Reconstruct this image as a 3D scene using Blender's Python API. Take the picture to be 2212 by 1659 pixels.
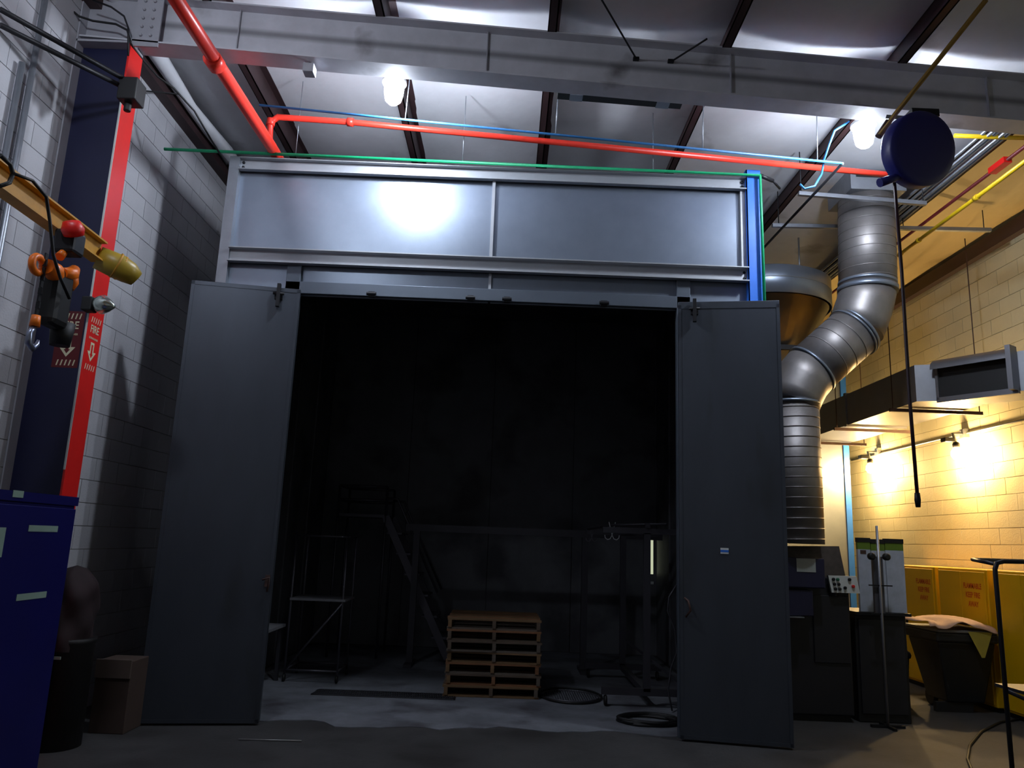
import bpy, bmesh, math, random
from mathutils import Vector, Matrix
random.seed(7)
D = bpy.data
for o in list(D.objects): D.objects.remove(o)
SC = bpy.context.scene
COL = SC.collection

# ------------------------------------------------------------------ camera
F, CX, CY = 1667.0, 1106.0, 829.5
R = Matrix(((0.99922676, -0.03921779, -0.00280242),
            (-0.01062477, -0.20070771, -0.97959355),
            (0.03785503, 0.97886586, -0.2009692)))
EYE = Vector((0, 0, 1.6))
cd = D.cameras.new('camera'); cam = D.objects.new('camera', cd); COL.objects.link(cam)
cd.sensor_fit = 'HORIZONTAL'; cd.sensor_width = 36.0; cd.lens = F / 2212 * 36; cd.clip_end = 100
cam.matrix_world = Matrix.Translation(EYE) @ R.to_4x4()
SC.camera = cam

# ------------------------------------------------------------------ world, exposure
w = D.worlds.new('world'); SC.world = w; w.use_nodes = True
w.node_tree.nodes['Background'].inputs[0].default_value = (0.9, 0.92, 1.0, 1)
w.node_tree.nodes['Background'].inputs[1].default_value = 0.13
SC.view_settings.view_transform = 'Standard'; SC.view_settings.look = 'None'
SC.view_settings.gamma = 1; SC.view_settings.use_curve_mapping = False
SC.view_settings.exposure = 0.0
COOL = (0.80, 0.88, 1.0); WARM = (1.0, 0.65, 0.27)
LAMP_STRENGTH = 400.0      # ceiling lamps
FRONT_STRENGTH = 260.0     # lamp in the bay before the camera's view
BULB_STRENGTH = 900.0      # warm bulbs on the right wall

# ------------------------------------------------------------------ helpers
def at(px, py, X=None, Y=None, Z=None):
    d = R @ Vector((px - CX, -(py - CY), -F))
    if X is not None: t = X / d[0]
    elif Y is not None: t = Y / d[1]
    else: t = (Z - EYE[2]) / d[2]
    return EYE + d * t
def lin(h):
    h = h.lstrip('#'); v = [int(h[i:i+2], 16) / 255 for i in (0, 2, 4)]
    return tuple(((x + .055) / 1.055) ** 2.4 if x > .04045 else x / 12.92 for x in v)
MATS = {}
def mat(name, col, rough=.6, metal=0., var=.12, scale=3., bump=0., bscale=40., emit=None, strength=0., streak=None, spec=None, dirt=None):
    if name in MATS: return MATS[name]
    m = D.materials.new(name); m.use_nodes = True; MATS[name] = m
    nt = m.node_tree; N = nt.nodes; L = nt.links; b = N['Principled BSDF']
    c = lin(col) if isinstance(col, str) else col
    b.inputs['Roughness'].default_value = rough; b.inputs['Metallic'].default_value = metal
    if spec is not None: b.inputs['Specular IOR Level'].default_value = spec
    tc = N.new('ShaderNodeTexCoord'); mp = N.new('ShaderNodeMapping'); L.new(tc.outputs['Object'], mp.inputs[0])
    if streak: mp.inputs['Scale'].default_value = streak
    nz = N.new('ShaderNodeTexNoise'); nz.inputs['Scale'].default_value = scale; nz.inputs['Detail'].default_value = 6
    nz.inputs['Roughness'].default_value = .62
    L.new(mp.outputs[0], nz.inputs['Vector'])
    rp = N.new('ShaderNodeValToRGB'); L.new(nz.outputs['Fac'], rp.inputs[0])
    rp.color_ramp.elements[0].position = .3; rp.color_ramp.elements[1].position = .7
    rp.color_ramp.elements[0].color = tuple(x * (1 - var) for x in c) + (1,)
    rp.color_ramp.elements[1].color = tuple(min(1, x * (1 + var)) for x in c) + (1,)
    out = rp.outputs[0]
    if dirt:
        n2 = N.new('ShaderNodeTexNoise'); n2.inputs['Scale'].default_value = dirt[1]; n2.inputs['Detail'].default_value = 8
        L.new(mp.outputs[0], n2.inputs['Vector'])
        r2 = N.new('ShaderNodeValToRGB'); L.new(n2.outputs['Fac'], r2.inputs[0])
        r2.color_ramp.elements[0].position = dirt[2]; r2.color_ramp.elements[1].position = dirt[2] + .16
        mx = N.new('ShaderNodeMixRGB'); L.new(r2.outputs[0], mx.inputs[0]); L.new(out, mx.inputs[1])
        mx.inputs[2].default_value = lin(dirt[0]) + (1,); out = mx.outputs[0]
    L.new(out, b.inputs['Base Color'])
    if bump:
        nb = N.new('ShaderNodeTexNoise'); nb.inputs['Scale'].default_value = bscale; nb.inputs['Detail'].default_value = 4
        L.new(mp.outputs[0], nb.inputs['Vector'])
        bp = N.new('ShaderNodeBump'); bp.inputs['Strength'].default_value = bump; bp.inputs['Distance'].default_value = .01
        L.new(nb.outputs['Fac'], bp.inputs['Height']); L.new(bp.outputs[0], b.inputs['Normal'])
    if emit:
        b.inputs['Emission Color'].default_value = tuple(emit) + (1,); b.inputs['Emission Strength'].default_value = strength
    return m

class MB:
    def __init__(s): s.v = []; s.f = []; s.sm = []
    def add(s, vs, fs, smooth=False):
        n = len(s.v); s.v += [Vector(v) for v in vs]; s.f += [tuple(n + i for i in f) for f in fs]; s.sm += [smooth] * len(fs); return s
    def box(s, x0, x1, y0, y1, z0, z1, M=None):
        vs = [Vector((x, y, z)) for z in (z0, z1) for y in (y0, y1) for x in (x0, x1)]
        if M is not None: vs = [M @ v for v in vs]
        return s.add(vs, [(0, 2, 3, 1), (4, 5, 7, 6), (0, 1, 5, 4), (2, 6, 7, 3), (0, 4, 6, 2), (1, 3, 7, 5)])
    def hexa(s, lo, hi):      # lo, hi: four corner points each
        vs = list(lo) + list(hi)
        return s.add(vs, [(3, 2, 1, 0), (4, 5, 6, 7), (0, 1, 5, 4), (1, 2, 6, 5), (2, 3, 7, 6), (3, 0, 4, 7)])
    def bar(s, a, b, wx, wz=None, up=Vector((0, 0, 1))):
        a = Vector(a); b = Vector(b); wz = wz or wx; d = (b - a).normalized()
        if abs(d.dot(up)) > .98: up = Vector((0, 1, 0))
        x = d.cross(up).normalized() * wx / 2; z = x.normalized().cross(d).normalized() * wz / 2
        lo = [a - x - z, a + x - z, a + x + z, a - x + z]; hi = [p + (b - a) for p in lo]
        return s.hexa(lo, hi)
    def tube(s, pts, r, n=10, cap=True):
        pts = [Vector(p) for p in pts]; rs = r if isinstance(r, (list, tuple)) else [r] * len(pts)
        base = len(s.v); up = None; rings = []
        for i, p in enumerate(pts):
            if i == 0: d = pts[1] - p
            elif i == len(pts) - 1: d = p - pts[i - 1]
            else: d = (pts[i + 1] - p).normalized() + (p - pts[i - 1]).normalized()
            d.normalize()
            if up is None:
                up = Vector((0, 0, 1)) if abs(d.z) < .9 else Vector((0, 1, 0))
            x = d.cross(up).normalized(); u = x.cross(d).normalized(); up = u
            k = 1.0
            if 0 < i < len(pts) - 1:
                c = max(.5, (pts[i + 1] - p).normalized().dot(d)); k = 1.0 / c if c < .99 else 1.0
                k = min(k, 1.1)
            rings.append([p + (x * math.cos(2 * math.pi * j / n) + u * math.sin(2 * math.pi * j / n)) * rs[i] * k for j in range(n)])
        vs = [v for rg in rings for v in rg]; fs = []
        for i in range(len(pts) - 1):
            for j in range(n):
                a = i * n + j; b = i * n + (j + 1) % n
                fs.append((a, b, b + n, a + n))
        s.add(vs, fs, True)
        if cap:
            m = len(s.v) - len(vs)
            s.f.append(tuple(m + j for j in range(n))[::-1]); s.sm.append(False)
            s.f.append(tuple(m + (len(pts) - 1) * n + j for j in range(n))); s.sm.append(False)
        return s
    def lathe(s, prof, M=None, n=24, smooth=True):     # prof: (r, z) list around local z
        M = M or Matrix.Identity(4); vs = []; fs = []
        for r, z in prof:
            for j in range(n):
                a = 2 * math.pi * j / n; vs.append(M @ Vector((r * math.cos(a), r * math.sin(a), z)))
        for i in range(len(prof) - 1):
            for j in range(n):
                a = i * n + j; b = i * n + (j + 1) % n; fs.append((a, b, b + n, a + n))
        s.add(vs, fs, smooth)
        m = len(s.v) - len(vs)
        if prof[0][0] > 1e-4: s.f.append(tuple(m + j for j in range(n))[::-1]); s.sm.append(False)
        if prof[-1][0] > 1e-4: s.f.append(tuple(m + (len(prof) - 1) * n + j for j in range(n))); s.sm.append(False)
        return s
    def grid(s, fn, nu, nv, smooth=True):
        vs = [fn(i / nu, j / nv) for i in range(nu + 1) for j in range(nv + 1)]
        fs = [(i * (nv + 1) + j, (i + 1) * (nv + 1) + j, (i + 1) * (nv + 1) + j + 1, i * (nv + 1) + j + 1) for i in range(nu) for j in range(nv)]
        return s.add(vs, fs, smooth)
    def mesh(s, name, origin=Vector()):
        me = D.meshes.new(name); me.from_pydata([tuple(v - origin) for v in s.v], [], s.f)
        me.polygons.foreach_set('use_smooth', s.sm); me.update()
        bm = bmesh.new(); bm.from_mesh(me); bmesh.ops.recalc_face_normals(bm, faces=bm.faces); bm.to_mesh(me); bm.free()
        return me
BASE = {}
def link(o, parent=None):
    COL.objects.link(o)
    if parent is not None: o.parent = parent
    return o
def bevel(o, w=.006, seg=2):
    m = o.modifiers.new('bevel', 'BEVEL'); m.width = w; m.segments = seg; m.limit_method = 'ANGLE'; m.angle_limit = math.radians(40)
    return o
def tag(o, label=None, cat=None, group=None, kind=None):
    if label: o['label'] = label
    if cat: o['category'] = cat
    if group: o['group'] = group
    if kind: o['kind'] = kind
    return o
def thing(name, label, cat, loc, group=None):
    o = D.objects.new(name, None); o.empty_display_size = .1; o.location = loc; COL.objects.link(o)
    BASE[o] = Vector(loc); return tag(o, label, cat, group)
def part(name, mb, m, parent, label=None, bv=0, kind=None):
    b = BASE[parent]; me = mb.mesh(name, b); me.materials.append(m)
    o = D.objects.new(name, me); link(o, parent); BASE[o] = b
    if bv: bevel(o, bv)
    return tag(o, label, kind=kind)
def solo(name, mb, m, label=None, cat=None, group=None, kind=None, bv=0):
    xs = [v.x for v in mb.v]; ys = [v.y for v in mb.v]; zs = [v.z for v in mb.v]
    b = Vector(((min(xs) + max(xs)) / 2, (min(ys) + max(ys)) / 2, min(zs)))
    me = mb.mesh(name, b); me.materials.append(m); o = D.objects.new(name, me); o.location = b; COL.objects.link(o); BASE[o] = b
    if bv: bevel(o, bv)
    return tag(o, label, cat, group, kind)
def struct(name, mb, m):
    me = mb.mesh(name); me.materials.append(m); o = D.objects.new(name, me); COL.objects.link(o); BASE[o] = Vector()
    o['kind'] = 'structure'; return o
def copy_tree(o, parent=None):
    c = o.copy(); COL.objects.link(c)
    if parent is not None: c.parent = parent
    for ch in [k for k in KIDS.get(o, [])]: copy_tree(ch, c)
    return c
KIDS = {}
def index_kids(root):
    for o in D.objects:
        if o.parent is not None: KIDS.setdefault(o.parent, [])
        if o.parent is not None and o not in KIDS[o.parent]: KIDS[o.parent].append(o)
def text_mb(txt, size, M, depth=.0015, sx=1.0, align='CENTER'):
    cu = D.curves.new('lettering', 'FONT'); cu.body = txt; cu.size = size; cu.extrude = depth; cu.align_x = align; cu.align_y = 'CENTER'
    cu.resolution_u = 2; cu.offset = size * .018
    o = D.objects.new('lettering', cu); COL.objects.link(o)
    dg = bpy.context.evaluated_depsgraph_get(); me = D.meshes.new_from_object(o.evaluated_get(dg))
    mb = MB(); S = Matrix.Diagonal((sx, 1, 1, 1))
    mb.add([M @ S @ v.co for v in me.vertices], [tuple(p.vertices) for p in me.polygons])
    D.objects.remove(o); D.curves.remove(cu); D.meshes.remove(me)
    return mb
def face_minusY(x, y, z): return Matrix.Translation((x, y, z)) @ Matrix.Rotation(math.pi / 2, 4, 'X')
def face_plusX(x, y, z): return Matrix.Translation((x, y, z)) @ Matrix.Rotation(math.pi / 2, 4, 'Z') @ Matrix.Rotation(math.pi / 2, 4, 'X')
def face_minusX(x, y, z): return Matrix.Translation((x, y, z)) @ Matrix.Rotation(-math.pi / 2, 4, 'Z') @ Matrix.Rotation(math.pi / 2, 4, 'X')

# ------------------------------------------------------------------ materials
M_wallL = mat('painted_block_grey_white', '#b4b4ba', .7, var=.06, scale=2, bump=.25, bscale=60)
M_wallR = mat('painted_block_cream', '#d2cba8', .65, var=.07, scale=1.5, bump=.25, bscale=60, dirt=('#8d7b52', 1.3, .66))
M_mortar = mat('mortar', '#8f8d86', .85)
M_mortarR = mat('mortar_cream', '#8f8767', .85)
M_floor = mat('worn_dark_concrete', '#3a393a', .75, var=.3, scale=2.2, bump=.2, bscale=30, dirt=('#262424', 1.1, .5))
M_floorB = mat('pale_dusty_concrete', '#696c73', .8, var=.28, scale=2.6, bump=.25, bscale=25, dirt=('#45444a', 1.7, .53))
M_blanket = mat('white_vinyl_insulation', '#dfe0e6', .45, var=.10, scale=1.2, bump=.35, bscale=9, dirt=('#6f675f', 1.1, .62))
M_purlin = mat('red_oxide_steel', '#3c2a2c', .55, .2, var=.25)
M_grey = mat('grey_painted_steel', '#a4a4ac', .55, .1, var=.10, scale=4, dirt=('#6a6668', 2.0, .62))
M_galv = mat('galvanized_sheet', '#858f9e', .37, .7, var=.05, scale=5, bump=.03, bscale=120)
M_galvf = mat('galvanized_frame', '#999ea6', .42, .8, var=.08, scale=8)
M_door = mat('dull_galvanized_door', '#484d56', .42, .6, var=.08, scale=3, streak=(1, 1, .3), dirt=('#3f4348', 2.6, .6))
M_spiral = mat('galvanized_duct', '#8a8685', .5, .75, var=.12, scale=6)
M_blue = mat('blue_paint', '#2b6fd6', .4, var=.06)
M_navy = mat('navy_paint', '#14173c', .5, var=.12)
M_red = mat('red_paint', '#e0201c', .4, var=.08)
M_redpipe = mat('red_pipe_paint', '#e8392a', .35, var=.08)
M_bluepipe = mat('light_blue_pipe_paint', '#2f6ea8', .4)
M_green = mat('green_pipe_paint', '#0f9a66', .4)
M_yellow = mat('yellow_pipe_paint', '#d8b414', .45)
M_black = mat('black_rubber', '#0e0e10', .6)
M_dark = mat('dark_steel', '#1e1e22', .5, .4)
M_white = mat('white_plastic', '#d8dcd8', .5)
M_brown = mat('rusty_steel', '#4b3733', .65, .2, var=.3, scale=9)

M_fr0 = mat('dull_grate_steel', '#4c4c52', .5, .5)
# ------------------------------------------------------------------ setting
XL, XR, YN, YF = -3.7, 6.09, -5.0, 17.0
def ceil_z(x): return 6.0 - .055 * x
floor = struct('floor', MB().box(XL - .2, XR + .2, YN, YF, -.1, 0), M_floor)
# pale slab inside the booth, with a broken front edge
def slab():
    pts = []
    n = 40
    for i in range(n + 1):
        x = -2.78 + 5.1 * i / n; pts.append((x, 7.22 + random.uniform(-.03, .03) - (.12 if 10 < i < 19 else 0) + .05 * math.sin(i * .9)))
    mb = MB(); vs = [(x, y, .006) for x, y in pts] + [(x, 12.2, .006) for x, y in pts] + [(x, y, 0) for x, y in pts]
    fs = [(i, i + 1, n + 2 + i, n + 1 + i) for i in range(n)] + [(2 * (n + 1) + i, 2 * (n + 1) + i + 1, i + 1, i) for i in range(n)]
    return mb.add(vs, fs)
part('slab', slab(), M_floorB, floor, 'paler dusty concrete floor inside the booth')
def grate_bars(x0, x1, y0, y1, nx, ny):
    mb = MB()
    for i in range(nx + 1):
        x = x0 + (x1 - x0) * i / nx; mb.bar((x - .02, y0, .012), (x + .02, y1, .012), .006, .008)
    for j in range(ny + 1):
        y = y0 + (y1 - y0) * j / ny; mb.box(x0, x1, y - .006, y + .006, .008, .016)
    return mb
part('drain_grate', grate_bars(-1.88, -.45, 8.36, 8.62, 60, 3), M_fr0, floor, 'long steel floor grate with dark slots', kind='stuff')
part('drain_recess', MB().box(-1.9, -.43, 8.34, 8.64, .0055, .0075), M_dark, floor)
walls = {}
for nm, x, mt, mm in (('wall_left', XL, M_wallL, M_mortar), ('wall_right', XR, M_wallR, M_mortarR)):
    sgn = 1 if x < 0 else -1
    x0, x1 = (x - .2, x - .004) if x < 0 else (x + .004, x + .2)
    wl = struct(nm, MB().box(x0, x1, YN, YF, 0, ceil_z(x) + .05), mm); walls[nm] = wl
    bx = MB().box(-.004, .004, .003, .397, .003, .197); bm_ = bx.mesh('block'); bm_.materials.append(mt)
    lo, hi = (4.4, 8.0) if x < 0 else (8.35, 12.4)
    rest = MB(); k = 0
    nr = int(ceil_z(x) / .2)
    for r_ in range(nr + 1):
        y = YN - (.2 if r_ % 2 else 0)
        while y < YF:
            z0 = r_ * .2; z1 = min(z0 + .2, ceil_z(x))
            inside = lo - .05 <= y <= hi - .2 and z1 - z0 > .19 and k < 300
            if inside:
                o = D.objects.new('block', bm_); link(o, wl); o.location = (x + random.uniform(-.0012, .0012), y, z0); k += 1
            elif z1 - z0 > .03:
                rest.box(x - .004, x + .004, max(y, YN) + .003, y + .397, z0 + .003, z1 - .003)
            y += .4
    part('block_field', rest, mt, wl, kind='stuff')
struct('wall_back', MB().box(XL, XR, YF, YF + .2, 0, 6.3), M_wallR)
ceiling = struct('ceiling', MB().hexa([(XL, YN, ceil_z(XL) + .06), (XR, YN, ceil_z(XR) + .06), (XR, YF, ceil_z(XR) + .06), (XL, YF, ceil_z(XL) + .06)],
                 [(XL, YN, ceil_z(XL) + .14), (XR, YN, ceil_z(XR) + .14), (XR, YF, ceil_z(XR) + .14), (XL, YF, ceil_z(XL) + .14)]), M_galvf)
M_blankety = mat('yellowed_insulation', '#c9b786', .6, var=.16, scale=1.2, bump=.35, bscale=9, dirt=('#6d5224', 1.0, .6), streak=(1, .35, 1))
PUR = [-2.63, -1.17, .27, 1.73, 3.19, 4.65]
bays = [XL] + PUR + [XR]
for i in range(len(bays) - 1):
    a, b = bays[i], bays[i + 1]; ph = random.uniform(0, 6)
    def fn(u, v, a=a, b=b, ph=ph):
        x = a + (b - a) * u; y = YN + (YF - YN) * v
        s = math.sin(math.pi * u) ** .8
        z = ceil_z(x) + .03 - s * (.035 + .03 * math.sin(y * 1.35 + ph) + .015 * math.sin(y * 3.7 + 2 * ph + u * 2)) 
        return Vector((x, y, z))
    part('insulation_blanket', MB().grid(fn, 10, 90), M_blanket if b < XR else M_blankety, ceiling, None if b < XR else 'yellowed insulation bay beside the right wall')
for x in PUR:
    z = ceil_z(x); mb = MB()
    mb.box(x - .006, x + .006, YN, YF, z - .2, z + .03)
    mb.box(x - .07, x + .006, YN, YF, z - .2, z - .192); mb.box(x - .07, x - .062, YN, YF, z - .2, z - .175)
    mb.box(x - .006, x + .07, YN, YF, z + .02, z + .03)
    part('purlin', mb, M_purlin, ceiling)
# eave members along both walls
part('eave_strut', MB().box(XL, XL + .12, YN, YF, 5.89, 6.02).box(XL, XL + .02, YN, YF, 6.02, 6.2), M_purlin, ceiling)
pts = [(-3.5 + .012 * math.sin(y * 2.3), y, 6.03 + .015 * math.sin(y * 3.1)) for y in [YN + k * .5 for k in range(int((YF - YN) / .5))]]
part('insulation_roll', MB().tube(pts, [.07 + .012 * math.sin(k * 1.7) for k in range(len(pts))], 12), M_blanket, ceiling, 'rolled white insulation edge')
part('eave_strut', MB().box(XR - .1, XR, YN, YF, ceil_z(XR) - .2, ceil_z(XR) - .02), M_purlin, ceiling)

# ------------------------------------------------------------------ steel frame
def ibeam(y, top, bot, x0, x1, fw=.2, t=.014):
    mb = MB(); s = -.055
    def sl(ya, yb, za, zb):
        lo = [(x0, ya, za + s * x0), (x1, ya, za + s * x1), (x1, yb, za + s * x1), (x0, yb, za + s * x0)]
        hi = [(p[0], p[1], p[2] + zb - za) for p in lo]; mb.hexa([Vector(p) for p in lo], [Vector(p) for p in hi])
    sl(y - fw / 2, y + fw / 2, top - t, top); sl(y - fw / 2, y + fw / 2, bot, bot + t); sl(y - .006, y + .006, bot + t, top - t)
    return mb
YR = 5.82
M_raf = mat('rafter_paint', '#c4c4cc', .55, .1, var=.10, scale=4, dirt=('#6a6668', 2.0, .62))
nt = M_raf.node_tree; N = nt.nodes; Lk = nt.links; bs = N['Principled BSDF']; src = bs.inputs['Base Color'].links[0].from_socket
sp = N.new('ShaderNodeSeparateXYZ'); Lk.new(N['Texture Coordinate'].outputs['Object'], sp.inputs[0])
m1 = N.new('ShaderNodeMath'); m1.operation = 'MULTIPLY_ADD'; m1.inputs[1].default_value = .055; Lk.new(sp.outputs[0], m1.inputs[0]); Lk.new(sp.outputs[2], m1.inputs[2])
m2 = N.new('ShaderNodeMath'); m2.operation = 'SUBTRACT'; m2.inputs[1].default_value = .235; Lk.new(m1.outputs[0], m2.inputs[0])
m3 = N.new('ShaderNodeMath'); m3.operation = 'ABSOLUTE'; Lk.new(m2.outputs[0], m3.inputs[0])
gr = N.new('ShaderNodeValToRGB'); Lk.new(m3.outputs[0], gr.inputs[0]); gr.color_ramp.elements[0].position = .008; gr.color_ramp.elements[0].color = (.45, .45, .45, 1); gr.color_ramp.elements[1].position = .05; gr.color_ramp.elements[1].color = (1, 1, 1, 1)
mu = N.new('ShaderNodeMixRGB'); mu.blend_type = 'MULTIPLY'; mu.inputs[0].default_value = 1; Lk.new(src, mu.inputs[1]); Lk.new(gr.outputs[0], mu.inputs[2]); Lk.new(mu.outputs[0], bs.inputs['Base Color'])   # soft darker band along the middle of the web
raf = thing('rafter', 'grey steel roof rafter crossing the whole view above the booth front', 'beam', (0, YR, 5.37))
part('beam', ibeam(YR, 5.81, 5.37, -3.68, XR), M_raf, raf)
for x in (-2.4, -.3, 1.75, 3.9):
    part('stiffener', MB().box(x - .004, x + .004, YR - .03, YR - .006, 5.385 - .055 * x, 5.795 - .055 * x), M_grey, raf)
mb = MB()
mb.box(-3.24, -3.02, YR - .10, YR - .085, 5.5, 5.98); 
part('end_plate', mb, M_grey, raf)
mb = MB()
for z in (5.6, 5.68, 5.76, 5.84, 5.92):
    for x in (-3.17, -3.09): mb.lathe([(.014, 0), (.014, .012), (.008, .018)], Matrix.Translation((x, YR - .1, z)) @ Matrix.Rotation(math.pi / 2, 4, 'X'), 6)
part('bolts', mb, M_grey, raf, kind='stuff')
colm = thing('steel_column', 'blue steel column with red flange against the left wall', 'column', (-3.5, YR, 0))
part('web', MB().box(-3.69, -3.25, YR - .012, YR, 0, 5.56), M_navy, colm, 'dark blue web')
fl = part('flange', MB().box(-3.25, -3.235, YR - .11, YR + .1, 0, 5.52), M_red, colm, 'red inner flange')
part('flange_edge', MB().box(-3.25, -3.236, YR - .114, YR - .11, 2.0, 5.2), M_white, fl, 'white edge line of the flange')
part('flange', MB().box(-3.692, -3.68, YR - .11, YR + .1, 0, 5.9), M_grey, colm, 'grey outer flange')
part('cap_plate', MB().box(-3.69, -3.235, YR - .11, YR + .1, 5.52, 5.54).box(-3.68, -3.235, YR - .012, YR, 5.54, 5.99), M_grey, colm)
# FIRE markings on the column
M_sign = mat('sign_red', '#5c0d16', .5); M_letter = mat('sign_white', '#d9d2b0', .5)
def hatch(M, n, w, h):
    mb = MB()
    for i in range(n):
        x = (i - (n - 1) / 2) * w / n
        vs = [M @ Vector(p) for p in ((x - .006, -h / 2, 0), (x + .004, -h / 2, 0), (x + .014, h / 2, 0), (x + .004, h / 2, 0))]
        mb.add(vs, [(0, 1, 2, 3)])
    return mb
def arrow(M, w, h):
    o = [(-.22, .5), (.22, .5), (.22, .02), (.5, .02), (0, -.5), (-.5, .02), (-.22, .02)]
    i_ = [(-.1, .38), (.1, .38), (.1, -.1), (.2, -.1), (0, -.32), (-.2, -.1), (-.1, -.1)]
    vs = [M @ Vector((x * w, y * h, 0)) for x, y in o + i_]
    return MB().add(vs, [(k, (k + 1) % 7, 7 + (k + 1) % 7, 7 + k) for k in range(7)])
zc = at(195, 725, X=-3.235).z
for nm, Mk, sc_, lab in (('flange_sign', lambda z: face_plusX(-3.2335, YR - .005, z), 1.0, 'white FIRE lettering and arrow on the red flange'),
                    ('web_sign', lambda z: face_minusY(-3.42, YR - .0145, z + .03), 1.05, 'FIRE sign with arrow on the blue web')):
    mb = MB()
    for q in (hatch(Mk(zc + .13), 5, .15 * sc_, .045), text_mb('FIRE', .085, Mk(zc + .055), .0006, .8 * sc_), text_mb('EXTINGUISHER', .022, Mk(zc - .015), .0005, .85 * sc_),
              arrow(Mk(zc - .12), .12 * sc_, .15), hatch(Mk(zc - .24), 5, .15 * sc_, .045)):
        mb.add(q.v, q.f)
    s_ = part(nm, mb, M_letter, fl if nm == 'flange_sign' else colm, lab)
mb = MB().box(-3.52, -3.32, YR - .0138, YR - .012, zc - .25, zc + .20)
part('sign_plate', mb, M_sign, colm)

# ------------------------------------------------------------------ booth
BY = 7.15
booth = thing('paint_booth', 'large galvanized steel booth with two open front doors and dark interior', 'booth', (-.2, 9.6, 0))
bx0, bx1, bz, bf = -2.87, 2.27, 5.26, 12.3
part('corner_post', MB().box(bx0, bx0 + .1, BY - .05, BY + .1, 0, bz), M_galvf, booth, 'grey corner post')
mb = MB().box(2.27, 2.40, BY - .06, BY - .05, 0, 5.33).box(2.40, 2.412, BY - .06, BY + .1, 0, 5.33).box(2.27, 2.28, BY - .06, BY + .1, 0, 5.33)
part('corner_post', mb, M_blue, booth, 'bright blue corner post')
def chan(x0, x1, z0, z1, y=BY, d=.07, t=.01):      # channel laid on its side: web with two lips towards the viewer
    return MB().box(x0, x1, y - .012, y, z0, z1).box(x0, x1, y - d, y, z0, z0 + t).box(x0, x1, y - d, y, z1 - t, z1)
M_ch = mat('galvanized_channel', '#a3a6ac', .5, .6, var=.06)
part('top_rail', chan(bx0 + .1, bx1, 5.12, 5.25), M_ch, booth)
part('middle_rail', chan(bx0 + .1, bx1, 4.155, 4.30, BY - .01, .08), M_ch, booth)
part('top_panel', MB().box(bx0 + .1, -.245, BY + .02, BY + .04, 4.29, 5.13), M_galv, booth)
part('top_panel', MB().box(-.225, bx1, BY + .02, BY + .04, 4.29, 5.13), M_galv, booth)
part('mullion', MB().box(-.25, -.22, BY - .02, BY + .05, 4.29, 5.13), M_ch, booth)
part('mullion', MB().box(bx1 - .05, bx1, BY - .02, BY + .05, 4.29, 5.13), M_ch, booth)
for a, b in ((bx0 + .1, -2.2), (-2.06, -.245), (-.22, 1.58), (1.71, bx1)):
    part('transom_panel', MB().box(a, b, BY + .02, BY + .04, 3.86, 4.17), M_galv, booth)
part('mullion', MB().box(-.245, -.22, BY - .01, BY + .05, 3.99, 4.16), M_ch, booth)
M_hd = mat('door_frame_steel', '#5d6570', .45, .6, var=.06)
part('header', MB().box(-2.2, 1.71, BY - .03, BY + .05, 3.87, 3.99), M_hd, booth, bv=.004)
part('jamb', MB().box(-2.2, -2.06, BY - .03, BY + .05, 0, 4.155), M_hd, booth, bv=.004)
part('jamb', MB().box(1.58, 1.71, BY - .03, BY + .05, 0, 4.155), M_hd, booth, bv=.004)
part('jamb_edge', MB().box(-2.06, -2.045, BY - .06, BY - .03, 0, 3.87), M_galvf, booth, 'thin bright strip beside the left jamb')
part('front_panel', MB().box(bx0 + .1, -2.2, BY + .02, BY + .04, 0, 3.86), M_galv, booth)
part('front_panel', MB().box(1.71, bx1, BY + .02, BY + .04, 0, 3.86), M_galv, booth)
mb = MB()
for x, z in ((bx1 - .03, 5.16), (bx1 - .03, 5.21), (bx1 - .03, 4.2), (bx1 - .03, 4.26), (bx0 + .13, 5.16), (bx0 + .13, 5.21)):
    mb.lathe([(.016, 0), (.016, .01), (.007, .012)], Matrix.Translation((x, BY - .014, z)) @ Matrix.Rotation(math.pi / 2, 4, 'X'), 6)
part('bolts', mb, M_dark, booth, kind='stuff')
# interior and outer side sheets, in vertical panels
M_int = mat('booth_lining', '#6e6f74', .6, .3, var=.15, scale=2, dirt=('#4c4c50', 1.2, .5))
n = 5
for i in range(n):
    y0 = BY + .06 + (bf - BY - .06) * i / n; y1 = BY + .06 + (bf - BY - .06) * (i + 1) / n - .012
    part('side_panel', MB().box(bx0, bx0 + .03, y0, y1, 0, 5.22), M_int, booth)
    part('side_panel', MB().box(2.385, 2.412, y0, y1, 0, 5.22), M_int, booth)
for i in range(n + 1):
    y0 = BY + .06 + (bf - BY - .06) * i / n
    part('panel_rib', MB().box(bx0 + .03, bx0 + .05, y0 - .02, y0 + .02, 0, 5.2), M_int, booth)
    part('panel_rib', MB().box(2.365, 2.385, y0 - .02, y0 + .02, 0, 5.2), M_int, booth)
for i in range(4):
    x0 = bx0 + .03 + 5.21 * i / 4; x1 = bx0 + .03 + 5.21 * (i + 1) / 4 - .012
    if i == 3:
        wx0, wx1, wz0, wz1 = 2.275, 2.34, 1.2, 1.74
        part('rear_panel', MB().box(x0, wx0, bf, bf + .03, 0, 5.22).box(wx1, x1 + .02, bf, bf + .03, 0, 5.22).box(wx0, wx1, bf, bf + .03, 0, wz0).box(wx0, wx1, bf, bf + .03, wz1, 5.22), M_int, booth)
    else: part('rear_panel', MB().box(x0, x1, bf, bf + .03, 0, 5.22), M_int, booth)
    for j in range(3):
        y0 = BY + .06 + (bf - BY - .06) * j / 3; y1 = BY + .06 + (bf - BY - .06) * (j + 1) / 3 - .012
        part('roof_panel', MB().box(x0, x1, y0, y1, 5.19, 5.22), M_int, booth)
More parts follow.
